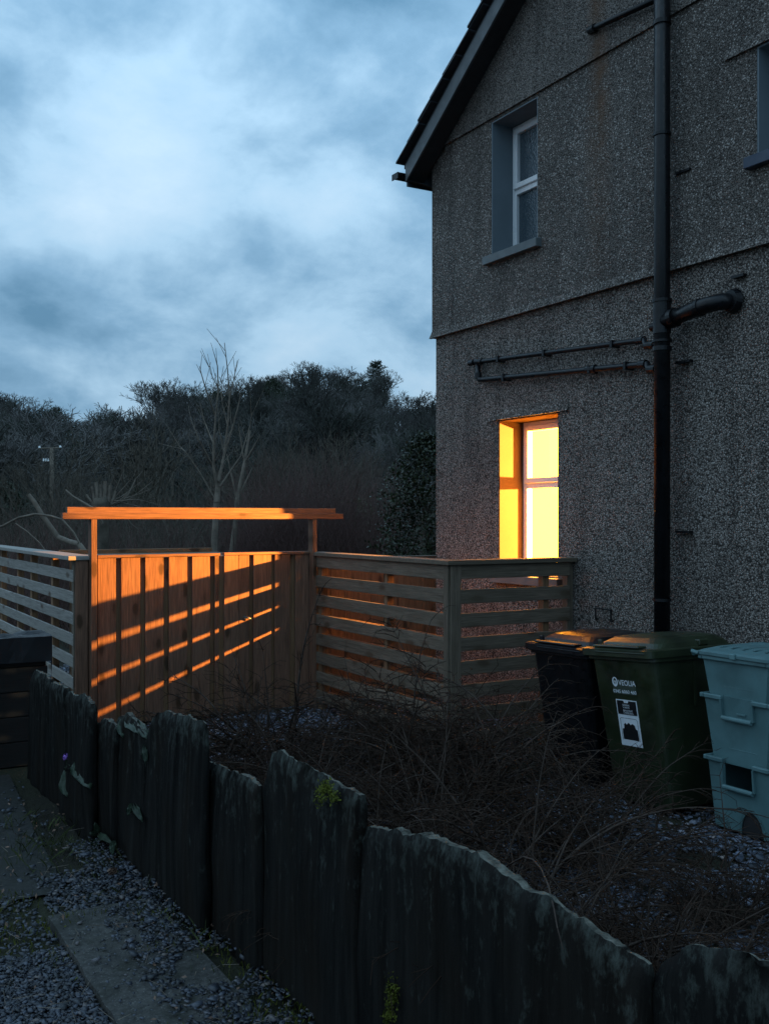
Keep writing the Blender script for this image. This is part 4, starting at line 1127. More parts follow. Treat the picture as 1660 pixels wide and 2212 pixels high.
def shrub(label, base, stems, seed, group='bare arching shrubs in the gravel'):
    rng = random.Random(seed); S, T = [], []
    bp = Vector(base)
    for (az, el, L, r, droop) in stems:
        d = Vector((math.cos(R(az)) * math.cos(R(el)), math.sin(R(az)) * math.cos(R(el)), math.sin(R(el))))
        p0 = Vector((rng.gauss(0, .03), rng.gauss(0, .03), -.02))
        # main stem then 3-5 laterals from it
        p, q = Vector(p0), d
        arch_stem(rng, p0, d, L, r, S, T, droop, 1.0, 0)
        for k in range(rng.randint(4, 7)):
            s = rng.uniform(.2, .6); pp = p0 + d * L * s * .9 + Vector((0, 0, -droop * (L * s) ** 2 * .35))
            dd = rot_to(d, rng.uniform(.35, .9), rng.uniform(0, 6.28)); dd.z = abs(dd.z) * .6 + .1
            arch_stem(rng, pp, dd, L * rng.uniform(.35, .65), r * .55, S, T, droop * 1.3, .8, 0)
    t = thing('bare_shrub', label, 'shrub', group=group, loc=base)
    kind(link('stems', seg_mesh('stems', S, 5), M['stem'], t), 'stuff')
    kind(link('twigs', seg_mesh('twigs', T, 3), M['twig'], t), 'stuff')
    return t
def rand_stems(seed, n, L0, L1, el0=25, el1=75, r=.008, droop=.6, azs=None):
    rng = random.Random(seed); out = []
    for i in range(n):
        a = rng.uniform(*azs) if azs else 360 * i / n + rng.uniform(-18, 18)
        out.append((a, rng.uniform(el0, el1), rng.uniform(L0, L1), r * rng.uniform(.6, 1.2), droop * rng.uniform(.7, 1.3)))
    return out
# image-right is (0.866,-0.5) => azimuth -30 ; away is azimuth 60
GEN = []
def generic(seed, n, L0, L1):
    rng = random.Random(seed); S, T = [], []
    for (az, el, L, r, droop) in rand_stems(seed, n, L0, L1, 24, 80, .0120, .66):
        d = Vector((math.cos(R(az)) * math.cos(R(el)), math.sin(R(az)) * math.cos(R(el)), math.sin(R(el))))
        p0 = Vector((rng.gauss(0, .05), rng.gauss(0, .05), -.02))
        arch_stem(rng, p0, d, L, r, S, T, droop, 1.0, 0, .042)
        for k in range(rng.randint(3, 5)):
            sx = rng.uniform(.15, .7); pp = p0 + d * L * sx * .9 + Vector((0, 0, -droop * (L * sx) ** 2 * .35))
            dd = rot_to(d, rng.uniform(.35, 1.0), rng.uniform(0, 6.28)); dd.z = abs(dd.z) * .5 + .05
            arch_stem(rng, pp, dd, L * rng.uniform(.3, .6), r * .6, S, T, droop * 1.3, .9, 0, .042)
    st_ = seg_mesh('stems', S if S else T[:1], 4); st_.materials.append(M['stem']); tw_ = seg_mesh('twigs', T, 3); tw_.materials.append(M['twig'])
    return st_, tw_
for sd in (61, 62, 63): GEN.append(generic(sd, 24, .5, 1.1))
for i, (x, y, sc, lb) in enumerate((
    (3.35, 4.95, 1.0, 'twiggy bare shrub in front of the corner post'), (2.80, 6.35, 1.0, 'bare shrub just in front of the right gate post'), (2.20, 6.0, .6, 'low bare shrub below the middle of the gate'),
    (2.40, 5.05, .68, 'bare shrub behind the small low slab'), (3.55, 6.0, .85, 'bare shrub against the slatted side fence'), (2.75, 4.2, .8, 'dense bare shrub in the middle of the gravel bed'),
    (3.5, 4.0, .72, 'bare shrub in front of the green bin'), (2.15, 3.9, .62, 'bare shrub right behind the pointed slab'), (2.7, 2.75, .62, 'low bare shrub near the teal boxes'),
    (2.10, 2.85, .8, 'bare shrub trailing behind the largest slab'), (3.5, 3.05, .5, 'small bare shrub at the foot of the teal boxes'), (2.3, 2.2, .7, 'bare shrub at the lower right corner of the bed'),
    (3.85, 5.4, .65, 'bare shrub leaning on the black bin'), (3.1, 5.6, .7, 'bare shrub between the corner post and the gate'))):
    t = thing('bare_shrub', lb, 'shrub', group='bare arching shrubs in the gravel', loc=(x, y, 0)); t.rotation_euler = (0, 0, i * 2.3); t.scale = (sc * 1.15, sc * 1.15, sc * 1.25)
    kind(link('stems', GEN[i % 3][0], None, t), 'stuff'); kind(link('twigs', GEN[i % 3][1], None, t), 'stuff')
shrub('large bare shrub with a pale forked stem behind the biggest slab', (2.55, 3.42, 0),
      [(-35, 62, 1.35, .011, .85), (100, 80, 1.15, .010, .8), (-22, 46, 1.3, .008, .8), (-60, 38, 1.1, .007, .8), (20, 50, 1.15, .007, .8)], 21)

# trailing single shoot over the big slab
rng = random.Random(40); S, T = [], []
a = onX(1140, 1800, 1.75)
o = link('trailing_shoot', seg_mesh('trailing_shoot', [(*onX(x0, y0, X0), *onX(x1, y1, X1), r0, r1) for (x0, y0, X0), (x1, y1, X1), r0, r1 in
    [((1090, 1872, 2.0), (1130, 1850, 1.9), .0032, .003), ((1130, 1850, 1.9), (1150, 1856, 1.82), .003, .003), ((1150, 1856, 1.82), (1168, 1876, 1.74), .003, .0028), ((1168, 1876, 1.74), (1184, 1914, 1.66), .0028, .0026), ((1184, 1914, 1.66), (1195, 1960, 1.58), .0026, .0022), ((1195, 1960, 1.58), (1203, 2005, 1.55), .0022, .0018), ((1203, 2005, 1.55), (1215, 2050, 1.55), .0018, .0012)]], 5), M['stem'])
tag(o, 'single thin bare shoot hanging over the largest slate slab', 'shoot')

# ------------------------------------------------------------------ leafy plant with violet flower
pl = thing('leafy_plant', 'broad-leaved plant with a violet flower between the slate slabs', 'plant', loc=tuple(W(0, 0)))
def leaf(c, tip, w, fold=.25, m=M['big_leaf'], par=pl, name='leaf'):
    c = Vector(c); tip = Vector(tip); d = tip - c; L = d.length; d.normalize()
    s = d.cross(-FW * .8 + Vector((0, 0, .6))); s = s.normalized() if s.length > .05 else RT.copy(); up = s.cross(d)
    V, F = [], []; n = 9; mm = 6
    for i in range(n + 1):
        f = i / n; ww = w * 1.35 * (math.sin(math.pi * min(1, f * .90 + .10)) ** .55) * (1 - .15 * f)
        for j in range(mm + 1):
            g = j / mm * 2 - 1
            z = -abs(g) * ww * fold * .5 - L * .16 * f * f + .012 * math.sin(g * 9 + f * 7)
            V.append(tuple(c + d * L * f + s * ww * .5 * g + up * z))
    for i in range(n):
        for j in range(mm):
            a = i * (mm + 1) + j; F.append((a, a + 1, a + mm + 2, a + mm + 1))
    me = bpy.data.meshes.new(name); me.from_pydata(V, [], F); me.update()
    for p in me.polygons: p.use_smooth = True
    return link(name, me, m, par)
def pt(px, py, X): return onX(px, py, X)
for (a, b_, w_) in (((178, 1636, 1.44), (160, 1668, 1.36), .075), ((172, 1638, 1.42), (130, 1652, 1.36), .065), ((165, 1640, 1.43), (178, 1672, 1.34), .08), ((150, 1660, 1.42), (142, 1710, 1.36), .09),
                    ((206, 1588, 1.50), (162, 1598, 1.42), .08), ((205, 1560, 1.50), (196, 1610, 1.46), .08), ((207, 1575, 1.52), (222, 1560, 1.50), .08), ((160, 1690, 1.44), (125, 1700, 1.36), .06),
                    ((175, 1690, 1.44), (185, 1735, 1.38), .07)):
    leaf(pt(*a), pt(*b_), w_)
fl = MB(); rng = random.Random(3)
cpt = pt(143, 1634, 1.38)
for i in range(46):
    d = Vector((rng.gauss(0, 1), rng.gauss(0, 1), rng.gauss(0, 1))).normalized() * .02 * rng.uniform(.6, 1.15)
    p = cpt + d; u = d.orthogonal().normalized() * .0055; v = d.cross(u).normalized() * .0055
    fl.add([p - u, p + v, p + u, p - v], [(0, 1, 2, 3)])
fl.build('flower', M['petal'], pl)
MB().tube([cpt - Vector((0, 0, .015)), pt(150, 1665, 1.40), pt(160, 1740, 1.42)], .004, 6).build('stalk', M['big_leaf'], pl)
pl2 = thing('leafy_plant', 'pale green leaves drooping over a slab below the gate', 'plant', loc=(0, 0, 0))
for (a, b_, w_) in (((272, 1546, 1.52), (290, 1562, 1.46), .06), ((292, 1556, 1.52), (308, 1576, 1.47), .05), ((270, 1548, 1.52), (262, 1580, 1.46), .06), ((318, 1582, 1.52), (330, 1570, 1.50), .05), ((316, 1600, 1.50), (312, 1640, 1.46), .03)):
    leaf(pt(*a), pt(*b_), w_, par=pl2)
pl3 = thing('leafy_plant', 'small seedling with pale leaves at the foot of the slabs', 'plant')
bs = pt(216, 1818, 1.40)
for (a, b_, w_) in (((212, 1800, 1.42), (198, 1796, 1.38), .03), ((212, 1800, 1.42), (206, 1780, 1.40), .03), ((214, 1802, 1.42), (228, 1806, 1.38), .03), ((216, 1815, 1.42), (196, 1822, 1.38), .03), ((246, 1815, 1.43), (240, 1835, 1.38), .03), ((288, 1735, 1.48), (276, 1752, 1.43), .03), ((288, 1735, 1.48), (298, 1756, 1.43), .03)):
    leaf(pt(*a), pt(*b_), w_, par=pl3)

# ------------------------------------------------------------------ moss, grass (stuff)
def blades(name, spots, n_per, h, w, m, seed, label, cat):
    rng = np.random.default_rng(seed); V = []
    for (x, y, z, r) in spots:
        n = int(n_per * r * r * 100)
        a = rng.uniform(0, 6.28, n); rr = r * np.sqrt(rng.uniform(0, 1, n))
        px = x + rr * np.cos(a) * 1.2; py = y + rr * np.sin(a)
        hh = h * rng.uniform(.4, 1.2, n) * (1.1 - (rr / r) ** 2 * .7)
        zb_ = z + (1 - (rr / r) ** 2) * r * .18
        b = rng.uniform(0, 6.28, n); ln = rng.normal(0, .6, (n, 2)) * hh[:, None]
        wx, wy = np.cos(b) * w, np.sin(b) * w
        V.append(np.stack([np.stack([px - wx, py - wy, zb_ - .01], 1), np.stack([px + wx, py + wy, zb_ - .01], 1),
                           np.stack([px + wx * .3 + ln[:, 0] * .6, py + wy * .3 + ln[:, 1] * .6, zb_ + hh * .7], 1), np.stack([px + ln[:, 0], py + ln[:, 1], zb_ + hh], 1)], 1))
    V = np.concatenate(V); n = len(V)
    o = link(name, np_mesh(name, V.reshape(-1, 3), np.arange(n)[:, None] * 4 + np.array([[0, 1, 2, 3]])), m); kind(o, 'stuff'); return tag(o, label, cat)
rg = random.Random(77)
sp_ = [(.93, 4.45, .01, .10), (.94, 3.98, .0, .07), (1.16, 4.52, .03, .07), (1.43, 3.9, .03, .09), (1.50, 3.15, .03, .12), (1.47, 3.28, .03, .12), (1.53, 3.02, .03, .10), (1.30, 3.45, .03, .06), (1.12, 3.38, .035, .05), (1.02, 4.55, .03, .1)]
sp_ += [(rg.uniform(.2, .95), rg.uniform(4.1, 5.0), .0, rg.uniform(.06, .16)) for _ in range(26)] + [(rg.uniform(1.30, 1.58), rg.uniform(2.6, 4.6), .025, rg.uniform(.05, .13)) for _ in range(30)]
blades('moss', sp_, 26, .022, .0022, M['moss'], 5, 'green and yellow moss cushions along the path edges', 'moss')
sp_ = [(rg.uniform(1.0, 1.42), rg.uniform(4.6, 6.2), .0, rg.uniform(.08, .2)) for _ in range(26)] + [(rg.uniform(1.35, 1.55), rg.uniform(2.6, 4.6), .02, .09) for _ in range(10)]
blades('dead_grass', sp_, 7, .07, .0018, M['grass'], 6, 'tangled short grass at the foot of the slate slabs', 'grass')
for i, (px, py, ang, sz, lb) in enumerate(((235, 1890, 20, .055, 'curled brown dead leaf on the grass verge'), (340, 1842, 60, .05, 'brown dead leaf near the slab foot'), (492, 1962, 100, .045, 'upright brown leaf at the slab foot'), (583, 2016, 10, .06, 'long brown leaf beside the moss'))):
    d = ray(px, py); p = CAMP + d * (-(CAM_H - .045) / d.z)
    o = leaf((0, 0, .012), (sz, 0, .012), sz * .5, m=M['deadleaf'], par=None, name='dead_leaf'); o.location = p; o.rotation_euler = (.3, -.2, R(ang)); tag(o, lb, 'leaf')

# yellow-green moss on two slabs, leaf litter, wall bracket
rng_ = np.random.default_rng(31); P = []
for (px, py, X, spx, spy, n) in ((703, 1702, 1.545, 16, 16, 260), (722, 1722, 1.545, 10, 14, 120), (846, 2150, 1.565, 13, 32, 420), (838, 2196, 1.565, 12, 18, 200), (690, 1725, 1.545, 12, 20, 90)):
    for _ in range(n): P.append(onX(px + rng_.normal(0, spx * .5), py + rng_.normal(0, spy * .5), X + rng_.normal(0, .006)))
o = link('slab_moss', leaf_mesh('slab_moss', np.array([tuple(p) for p in P]), .010, rng_, 0.2), M['moss']); kind(o, 'stuff'); tag(o, 'yellow-green moss growing on the faces of two slate slabs', 'moss')
P = np.stack([rng_.uniform(.3, 1.55, 420), rng_.uniform(2.7, 6.6, 420), np.full(420, .05)], 1)
P = P[(P[:, 0] > 1.15) | (P[:, 1] > 4.5) | (rng_.random(420) < .35)]
o = link('leaf_litter', leaf_mesh('leaf_litter', P, .022, rng_, 3.0, .5), M['deadleaf']); kind(o, 'stuff'); tag(o, 'scattered small brown dead leaves on the path and verge', 'leaf litter')
S = []
for _ in range(150):
    x, y = rng_.uniform(.3, 1.5), rng_.uniform(2.7, 6.0); a = rng_.uniform(0, 6.28); L = rng_.uniform(.03, .12)
    S.append((x, y, .05, x + L * math.cos(a), y + L * math.sin(a), .05 + rng_.uniform(-.01, .02), .0016, .0010))
o = link('fallen_twigs', seg_mesh('fallen_twigs', S, 3), M['bark_pale']); kind(o, 'stuff'); tag(o, 'thin broken twigs lying on the path', 'twigs')
wbk = thing('wall_bracket', 'small black metal frame on the wall behind the black bin', 'bracket', loc=(XW, 5.92, 1.0))
MB().tube([(-.006, .11, 0), (-.03, .11, 0), (-.03, .11, .085), (-.03, -.06, .085), (-.03, -.06, 0), (-.006, -.06, 0)], .008, 6).build('frame', M['black_plastic'], wbk)

# ------------------------------------------------------------------ trees and background
def bare_tree(seed, H, r0, spread=.5, levels=6, up=.06, rmin=.012, ratio=.76, split=2.5, trunk=.24, lat=.5):
    rng = random.Random(seed); Tr, Cr = [], []
    def grow(p, d, L, r, lv):
        n = 3 if lv < 2 else 2
        for i in range(n):
            d = (d + Vector((rng.gauss(0, .13), rng.gauss(0, .13), rng.gauss(0, .08) + up * .4))).normalized()
            q = p + d * L / n
            ra = max(rmin, r * (1 - .3 * i / n)); rb = max(rmin * .8, r * (1 - .3 * (i + 1) / n))
            (Tr if lv == 0 else Cr).append((*p, *q, ra, rb))
            if 0 < lv < levels and rng.random() < lat:
                dd = rot_to(d, rng.uniform(.5, 1.1), rng.uniform(0, 6.28)); grow(q, dd, L * ratio * .7, r * .45, max(lv + 2, levels - 2))
            p = q
        if lv < levels:
            k = int(split) + (1 if rng.random() < split - int(split) else 0) + (2 if lv == 0 else 0)
            a0 = rng.uniform(0, 6.28)
            for j in range(k):
                dd = rot_to(d, spread * rng.uniform(.55, 1.3), a0 + 6.28 * j / k + rng.gauss(0, .3)); dd.z += up; dd.normalize()
                grow(p, dd, L * ratio * rng.uniform(.75, 1.15), r * .62, lv + 1)
    grow(Vector((0, 0, -.3)), Vector((rng.gauss(0, .05), rng.gauss(0, .05), 1)).normalized(), H * trunk, r0, 0)
    zs_ = [q[5] for q in Cr]; k = H / max(zs_)
    f = lambda L_: [(q[0]*k, q[1]*k, q[2]*k, q[3]*k, q[4]*k, q[5]*k, q[6], q[7]) for q in L_]
    return f(Tr), f(Cr)
variants = []
for s in range(6):
    Tr, Cr = bare_tree(100 + s, 8.6 * random.uniform(.95, 1.1), .20, spread=.46 + .06 * (s % 3), levels=6, up=.05 + .03 * (s % 2), rmin=.026)
    me = seg_mesh('bare_tree', Tr + Cr, 3); me.materials.append(M['bark_far']); variants.append(me)
rng = random.Random(5)
ntree = 0
def put_tree(px, D, sc, lb, grp, me):
    x = (px - 830) / 2200 * D
    o = bpy.data.objects.new('bare_tree', me); C.objects.link(o)
    o.location = W(x, D, terrain(x, D)); o.rotation_euler = (0, 0, rng.uniform(0, 6.28)); s = sc * rng.uniform(.85, 1.12); o.scale = (s * 1.12, s * 1.12, s)
    tag(o, lb, 'tree', grp)
px = -60
while px < 990:        # ridge line
    put_tree(px, rng.uniform(205, 236), rng.choice((.62, .75, .85, .92, 1.0)), 'bare winter tree on the skyline of the wooded hill', 'bare trees along the skyline', rng.choice(variants)); px += rng.uniform(10, 26)
for i in range(170):   # slope
    D = 55 + 150 * (i / 170) ** .9
    put_tree(rng.uniform(-70, 1000), D, rng.uniform(.7, 1.1), 'bare winter tree in the wood covering the hillside', 'bare trees on the hillside', rng.choice(variants))

# understorey: dark brush that reads as one mass
def brush(name, n, Dr, pxr, h, r, m, seed, label, cat, lean=.35, nseg=3, fork=2):
    rg_ = np.random.default_rng(seed); S = []
    for _ in range(n):
        D = rg_.uniform(*Dr); px_ = rg_.uniform(*pxr); x_ = (px_ - 830) / 2200 * D
        p = np.array(W(x_, D, terrain(x_, D) - .1)); d = np.array([rg_.normal(0, lean), rg_.normal(0, lean), 1.0]); d /= np.linalg.norm(d)
        L = h * rg_.uniform(.4, 1.15)
        for k in range(nseg):
            q = p + d * L / nseg; rr = r * (1 - .28 * k)
            S.append((*p, *q, rr, rr * .72))
            if k >= 1:
                for _f in range(fork):
                    dd = d + rg_.normal(0, .42, 3); dd /= np.linalg.norm(dd)
                    S.append((*q, *(q + dd * L * rg_.uniform(.15, .4)), rr * .6, rr * .3))
            d = d + rg_.normal(0, .16, 3); d /= np.linalg.norm(d); p = q
    o = link(name, seg_mesh(name, S, 3), m); kind(o, 'stuff'); return tag(o, label, cat)
brush('hillside_scrub', 11000, (44, 215), (-90, 1010), 4.0, .05, M['bark_far'], 1, 'dark leafless undergrowth filling the hillside wood', 'scrub')
brush('thicket', 5200, (17, 42), (-80, 1000), 2.3, .011, M['bark'], 2, 'tangled brown leafless thicket beyond the garden fence', 'thicket')
brush('hedge_stems', 2600, (14.5, 17.5), (545, 835), 2.15, .0065, M['hedge_twig'], 3, 'reddish brown upright hedge stems behind the gate', 'hedge', lean=.2)
brush('near_scrub', 900, (14.0, 17), (-60, 560), 1.7, .006, M['hedge_twig'], 8, 'thin bare stems growing just beyond the left fence', 'scrub', lean=.3)

# mid-ground bare trees
mids = []
for s in range(3):
    Tr, Cr = bare_tree(300 + s, 6.0, .09, spread=.40, levels=6, up=.10, rmin=.006, trunk=.2)
    me = seg_mesh('bare_tree', Tr + Cr, 3); me.materials.append(M['bark']); mids.append(me)
for (px, D, sc, lb) in ((720, 30, .95, 'pale grey multi-stemmed bare tree in front of the hill, right of the sapling'), (770, 34, 1.05, 'tall thin bare tree left of the dark evergreen bush'), (560, 32, .9, 'bare purple-brown bush tree behind the header beam'),
                        (620, 26, .6, 'small bare tree right of the sapling behind the header beam'), (330, 36, 1.1, 'bare tree with a forked dark trunk left of the sapling'), (405, 40, 1.25, 'bare tree just left of the sapling with pale trunk'),
                        (270, 28, .62, 'spreading bare shrub tree beside the pollarded stump'), (60, 44, 1.1, 'bare tree behind the utility pole'), (160, 40, 1.0, 'bare tree right of the utility pole'), (850, 30, .9, 'bare tree rising behind the evergreen bush'), (500, 44, 1.25, 'bare tree directly behind the sapling on the lower slope'),
                        (660, 46, 1.2, 'bare tree on the lower slope at the middle of the wood')):
    put_tree(px, D, sc, lb, 'bare trees beyond the garden', rng.choice(mids))

# leafy evergreens
def evergreen(name, label, px, D, prof, n, size, m, seed, zb=None, cat='tree', trunk_r=.08, group=None, up=.3):
    """prof: list of (height, radius)"""
    rg_ = np.random.default_rng(seed); x_ = (px - 830) / 2200 * D; z0 = terrain(x_, D) if zb is None else zb
    t = thing(name, label, cat, group=group, loc=W(x_, D, z0))
    hs = [p[0] for p in prof]; rs = [p[1] for p in prof]
    z = rg_.uniform(hs[0], hs[-1], n); a = rg_.uniform(0, 6.28, n)
    rmax = np.interp(z, hs, rs) * (1 + .22 * np.sin(a * 3 + z * 2.1 + seed) + .16 * np.sin(a * 7 - z * 5.3) + .10 * np.sin(a * 13 + z * 11))
    r = rmax * rg_.uniform(.15, 1, n) ** .45
    P = np.stack([r * np.cos(a), r * np.sin(a), z], 1) + rg_.normal(0, size * .6, (n, 3))
    link('crown', leaf_mesh('crown', P, size, rg_, up), m, t)
    S = [(0, 0, -.1, 0, 0, hs[-1] * .7, trunk_r, trunk_r * .4)]
    for _ in range(30):
        zz_ = rg_.uniform(.1, .75) * hs[-1]; aa = rg_.uniform(0, 6.28); rr = np.interp(zz_, hs, rs) * .8
        S.append((0, 0, zz_, rr * math.cos(aa), rr * math.sin(aa), zz_ + rr * .5, trunk_r * .3, trunk_r * .08))
    link('trunk', seg_mesh('trunk', S, 6), M['bark'], t)
    return t
evergreen('holly_bush', 'dense dark evergreen bush against the house corner', 918, 13.5, [(0, .55), (.6, .68), (1.4, .66), (2.0, .5), (2.5, .34), (2.9, .10)], 16000, .045, M['holly'], 1, cat='bush', up=.6)
evergreen('evergreen_shrub', 'small pale green rounded shrub left of the evergreen bush', 772, 17.5, [(0, .2), (1.2, .3), (1.75, .42), (1.95, .3), (2.1, .08)], 2200, .07, M['pale_leaf'], 2, zb=0, cat='shrub', trunk_r=.03)
evergreen('evergreen_tree', 'dark evergreen tree low at the left picture edge', 5, 50, [(0, 1.6), (1.5, 1.9), (3.5, 1.3), (4.6, .3)], 4500, .22, M['ivy'], 3)
def conifer(px, D, H, label, seed):
    rg_ = np.random.default_rng(seed); x_ = (px - 830) / 2200 * D
    t = thing('conifer_tree', label, 'tree', loc=W(x_, D, terrain(x_, D)))
    S = [(0, 0, -.2, 0, 0, H, .22, .03)]; P = []
    for k in range(46):
        z = H * (.25 + .75 * k / 46); rr = (.9 + 2.6 * (1 - k / 46) ** .6) * rg_.uniform(.7, 1.15)
        for j in range(7):
            a = rg_.uniform(0, 6.28); e_ = np.array([rr * math.cos(a), rr * math.sin(a), z + rr * .38]); s_ = np.array([0, 0, z])
            S.append((*s_, *e_, .04, .012))
            for q in range(16):
                f = rg_.uniform(.25, 1.05); P.append(s_ + (e_ - s_) * f + rg_.normal(0, .10, 3))
    link('crown', leaf_mesh('crown', np.array(P), .30, rg_, .4, .45), M['conifer'], t)
    link('trunk', seg_mesh('trunk', S, 5), M['bark_far'], t)
conifer(812, 212, 11.5, 'dark conifer standing on the right end of the skyline', 1)
for i, (px, D, H, lb) in enumerate(((590, 150, 8, 'dark ivy-clad tree in the middle of the wood'), (470, 140, 7.5, 'dark ivy-clad tree behind the sapling'), (250, 140, 7, 'dark ivy-clad tree on the left slope'), (120, 160, 8, 'dark ivy-clad tree above the utility pole'), (400, 95, 6, 'dark evergreen mass low on the slope by the sapling'), (880, 110, 6.5, 'dark evergreen mass beside the house corner'), (760, 110, 6.5, 'dark evergreen mass right of the sapling on the slope'), (540, 62, 4.4, 'dark evergreen scrub mass above the header beam'), (310, 62, 4.4, 'dark evergreen scrub mass left of the sapling'))):
    evergreen('evergreen_tree', lb, px, D, [(0, H * .3), (H * .35, H * .42), (H * .7, H * .33), (H, H * .06)], 3800, .26, M['ivy'], 20 + i)

# sapling behind the gate
sg = random.Random(12)
sap = thing('sapling', 'slender pale bare sapling with upright stems behind the gate', 'tree', loc=W((462 - 830) / 2200 * 13.5, 13.5, 0))
def sp2(px, py, D=13.5): return atD(px, py, D) - sap.location
S = []
def path(pts, r0, r1, D=13.5, jit=0):
    P = [Vector((*sp2(px, py, D + dd),)) for px, py, dd in pts]
    for i in range(len(P) - 1):
        a, b_ = r0 + (r1 - r0) * i / (len(P) - 1), r0 + (r1 - r0) * (i + 1) / (len(P) - 1)
        S.append((*P[i], *P[i+1], a, b_))
    return P
path([(460, 1402, 0), (461, 1250, 0), (464, 1150, 0), (468, 1085, 0), (472, 1040, .05)], .05, .038)
Strunk = S[:]; S.clear()
path([(470, 1060, 0), (462, 1010, -.05), (462, 960, -.1), (466, 900, -.1), (472, 840, -.1), (470, 790, -.1), (463, 764, -.1)], .03, .006)
path([(472, 1040, 0), (484, 985, .1), (492, 920, .1), (496, 860, .1), (492, 800, .1), (485, 740, .1)], .03, .006)
path([(484, 985, .1), (502, 925, .2), (514, 880, .2), (520, 850, .2)], .022, .006)
path([(496, 860, .1), (506, 815, .2), (513, 778, .2)], .014, .005)
path([(466, 900, 0), (448, 850, -.2), (436, 810, -.2), (431, 790, -.2)], .018, .005)
path([(462, 960, 0), (440, 905, .2), (433, 870, .2)], .016, .005)
path([(463, 1010, 0), (430, 950, -.2), (412, 905, -.2)], .018, .005)
path([(475, 1050, 0), (520, 985, .2), (540, 920, .3), (545, 890, .3)], .02, .005)
path([(466, 1080, 0), (432, 1020, 0), (400, 975, 0), (385, 960, .1)], .018, .005)
path([(492, 920, 0), (480, 870, 0), (478, 820, 0), (483, 790, 0)], .012, .004)
path([(472, 840, 0), (455, 805, 0), (452, 790, 0)], .008, .004)
path([(485, 985, 0), (474, 930, 0), (471, 880, 0)], .012, .004)
base_n = len(S)
for k in range(base_n):
    a = Vector(S[k][0:3]); b_ = Vector(S[k][3:6])
    for _ in range(sg.randint(1, 3)):
        p = a + (b_ - a) * sg.random(); d = rot_to((b_ - a), sg.uniform(.35, .8), sg.uniform(0, 6.28)); d.z = abs(d.z) + .2; d.normalize(); L = sg.uniform(.08, .42)
        S.append((*p, *(p + d * L), .006, .0035))
link('trunk', seg_mesh('trunk', Strunk, 8), M['bark_pale'], sap); link('branches', seg_mesh('branches', [(*q[:6], q[6] * .72, q[7] * .72) for q in S], 5), M['bark_pale'], sap)
sp3 = thing('sapling', 'thin leaning bare trunk right of the pale sapling', 'tree', loc=W((500 - 830) / 2200 * 14.5, 14.5, 0))
def rel(px, py, D): return atD(px, py, D) - sp3.location
Tr = [rel(498, 1390, 14.5), rel(500, 1200, 14.5), rel(508, 1140, 14.5), rel(512, 1080, 14.5), rel(528, 1000, 14.6), rel(540, 930, 14.7)]
link('trunk', seg_mesh('trunk', [(*Tr[i], *Tr[i+1], .055 - .008 * i, .047 - .008 * i) for i in range(5)], 7), M['bark_pale'], sp3)
link('branches', seg_mesh('branches', [(*Tr[3], *rel(490, 980, 14.5), .018, .006), (*Tr[4], *rel(562, 940, 14.5), .014, .005), (*Tr[3], *rel(545, 1010, 14.6), .016, .005), (*Tr[4], *rel(515, 915, 14.6), .012, .005)], 5), M['bark_pale'], sp3)
# pollarded stump
stp = thing('pollarded_stump', 'pollarded stump with upright sawn-off stubs left of the gate arch', 'tree stump', loc=W((218 - 830) / 2200 * 14, 14, 0))
def rs(px, py, D=14): return atD(px, py, D) - stp.location
MB().tube([rs(226, 1400), rs(224, 1250), rs(222, 1120), rs(220, 1090), rs(218, 1075)], [.11, .09, .085, .13, .10], 10).build('trunk', M['bark'], stp, smooth=True)
for x0, y0, x1, y1, r_ in ((205, 1084, 199, 1050, .030), (211, 1082, 208, 1041, .036), (219, 1082, 218, 1046, .034), (227, 1082, 228, 1039, .042), (235, 1084, 239, 1047, .038), (241, 1090, 250, 1060, .026), (203, 1092, 187, 1068, .022)):
    MB().tube([rs(x0, y0), rs((x0 + x1) / 2 + 1, (y0 + y1) / 2), rs(x1, y1)], [r_ * .8, r_ * .66, r_ * .62], 8).build('stub', M['bark_pale'], stp)
S = []
rg2 = random.Random(9)
for k in range(11):
    a = rs(236 + rg2.uniform(-8, 14), 1088 + rg2.uniform(-8, 10)); 
    p = a; d = Vector(RT * rg2.uniform(.3, 1.3) + Vector((0, 0, rg2.uniform(.1, .8)))).normalized()
    for q in range(4):
        d = (d + Vector((rg2.gauss(0, .25), rg2.gauss(0, .25), rg2.gauss(0, .3)))).normalized(); n_ = p + d * rg2.uniform(.1, .26)
        S.append((*p, *n_, .009 - .0015 * q, .0075 - .0015 * q)); p = n_
link('branches', seg_mesh('branches', S, 4), M['bark_pale'], stp)
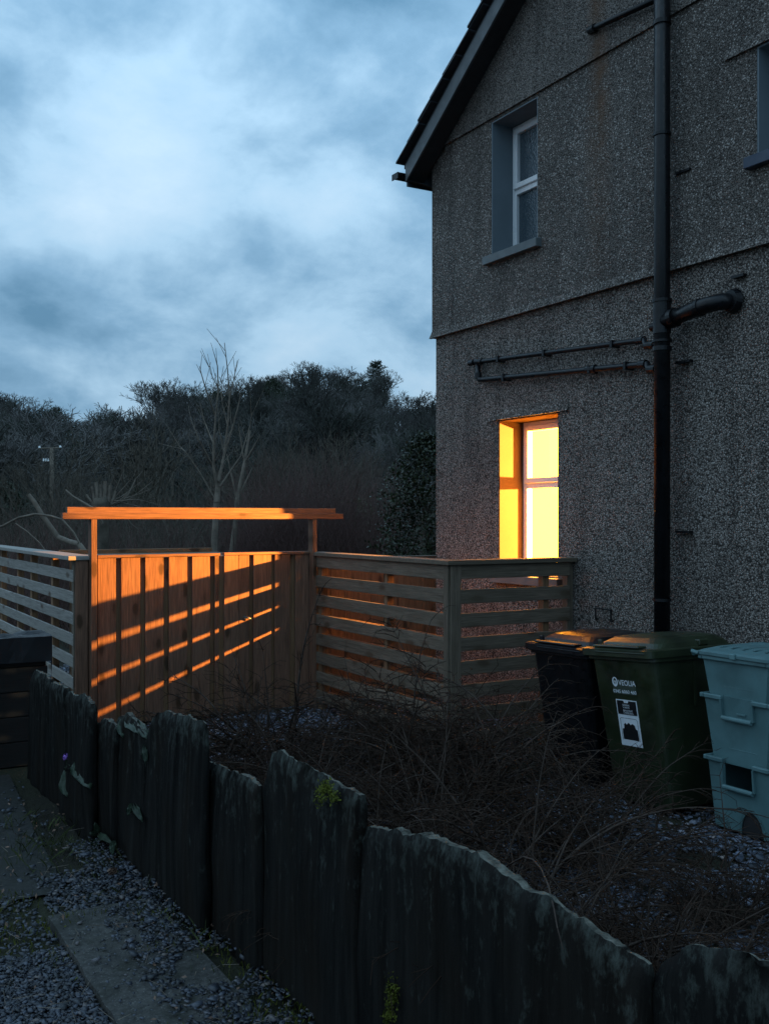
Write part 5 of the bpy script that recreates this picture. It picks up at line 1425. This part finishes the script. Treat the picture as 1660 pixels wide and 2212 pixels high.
# fallen branches
def branch(label, pts, D, r0, r1):
    P = [atD(px, py, D + dd) for px, py, dd in pts]
    S = [(*P[i], *P[i+1], r0 + (r1 - r0) * i / (len(P) - 1), r0 + (r1 - r0) * (i + 1) / (len(P) - 1)) for i in range(len(P) - 1)]
    o = link('fallen_branch', seg_mesh('fallen_branch', S, 7), M['bark_pale']); tag(o, label, 'branch', 'pale fallen branches beyond the left fence')
branch('thick pale fallen branch slanting down behind the left fence', [(62, 1068, 0), (76, 1086, 0), (92, 1112, 0), (112, 1140, 0), (126, 1160, 0), (150, 1170, -.1), (172, 1176, -.2), (200, 1215, -.3)], 13, .028, .04)
branch('long arching pale branch crossing the fallen one', [(-20, 1142, 0), (6, 1136, 0), (40, 1118, 0), (76, 1110, 0), (110, 1114, 0), (135, 1122, 0), (160, 1150, 0), (176, 1180, 0), (180, 1240, 0)], 12.8, .016, .012)
branch('thin pale twig branch above the header beam', [(142, 1058, 0), (158, 1072, 0), (182, 1086, 0), (206, 1100, 0), (222, 1130, .1)], 13.4, .013, .018)
branch('thin dark twig branch low behind the left fence', [(34, 1130, 0), (60, 1148, 0), (86, 1172, 0), (110, 1205, 0)], 12.6, .006, .010)

# utility pole
up_ = thing('utility_pole', 'grey utility pole with white insulators in front of the wood', 'utility pole', loc=W((112 - 830) / 2200 * 48, 48, terrain((112 - 830) / 2200 * 48, 48)))
def ru(px, py): return atD(px, py, 48) - up_.location
MB().tube([ru(112.5, 1145), ru(112.5, 1030), ru(112, 968)], [.115, .10, .085], 10).build('pole', M['bark_pale'], up_, smooth=True)
MB().tube([ru(93, 995), ru(116, 997)], .04, 6).build('crossarm', M['bark_pale'], up_)
for px in (95, 100, 105): MB().tube([ru(px, 996), ru(px, 990)], [.05, .03], 8).build('insulator', M['ceramic'], up_)
for px, py in ((86, 964), (131, 963)): MB().tube([ru(px, py + 3), ru(px, py - 1)], [.06, .04], 8).build('insulator', M['ceramic'], up_)
MB().tube([ru(84, 968), ru(133, 967)], .03, 6).build('crossarm', M['bark_pale'], up_)
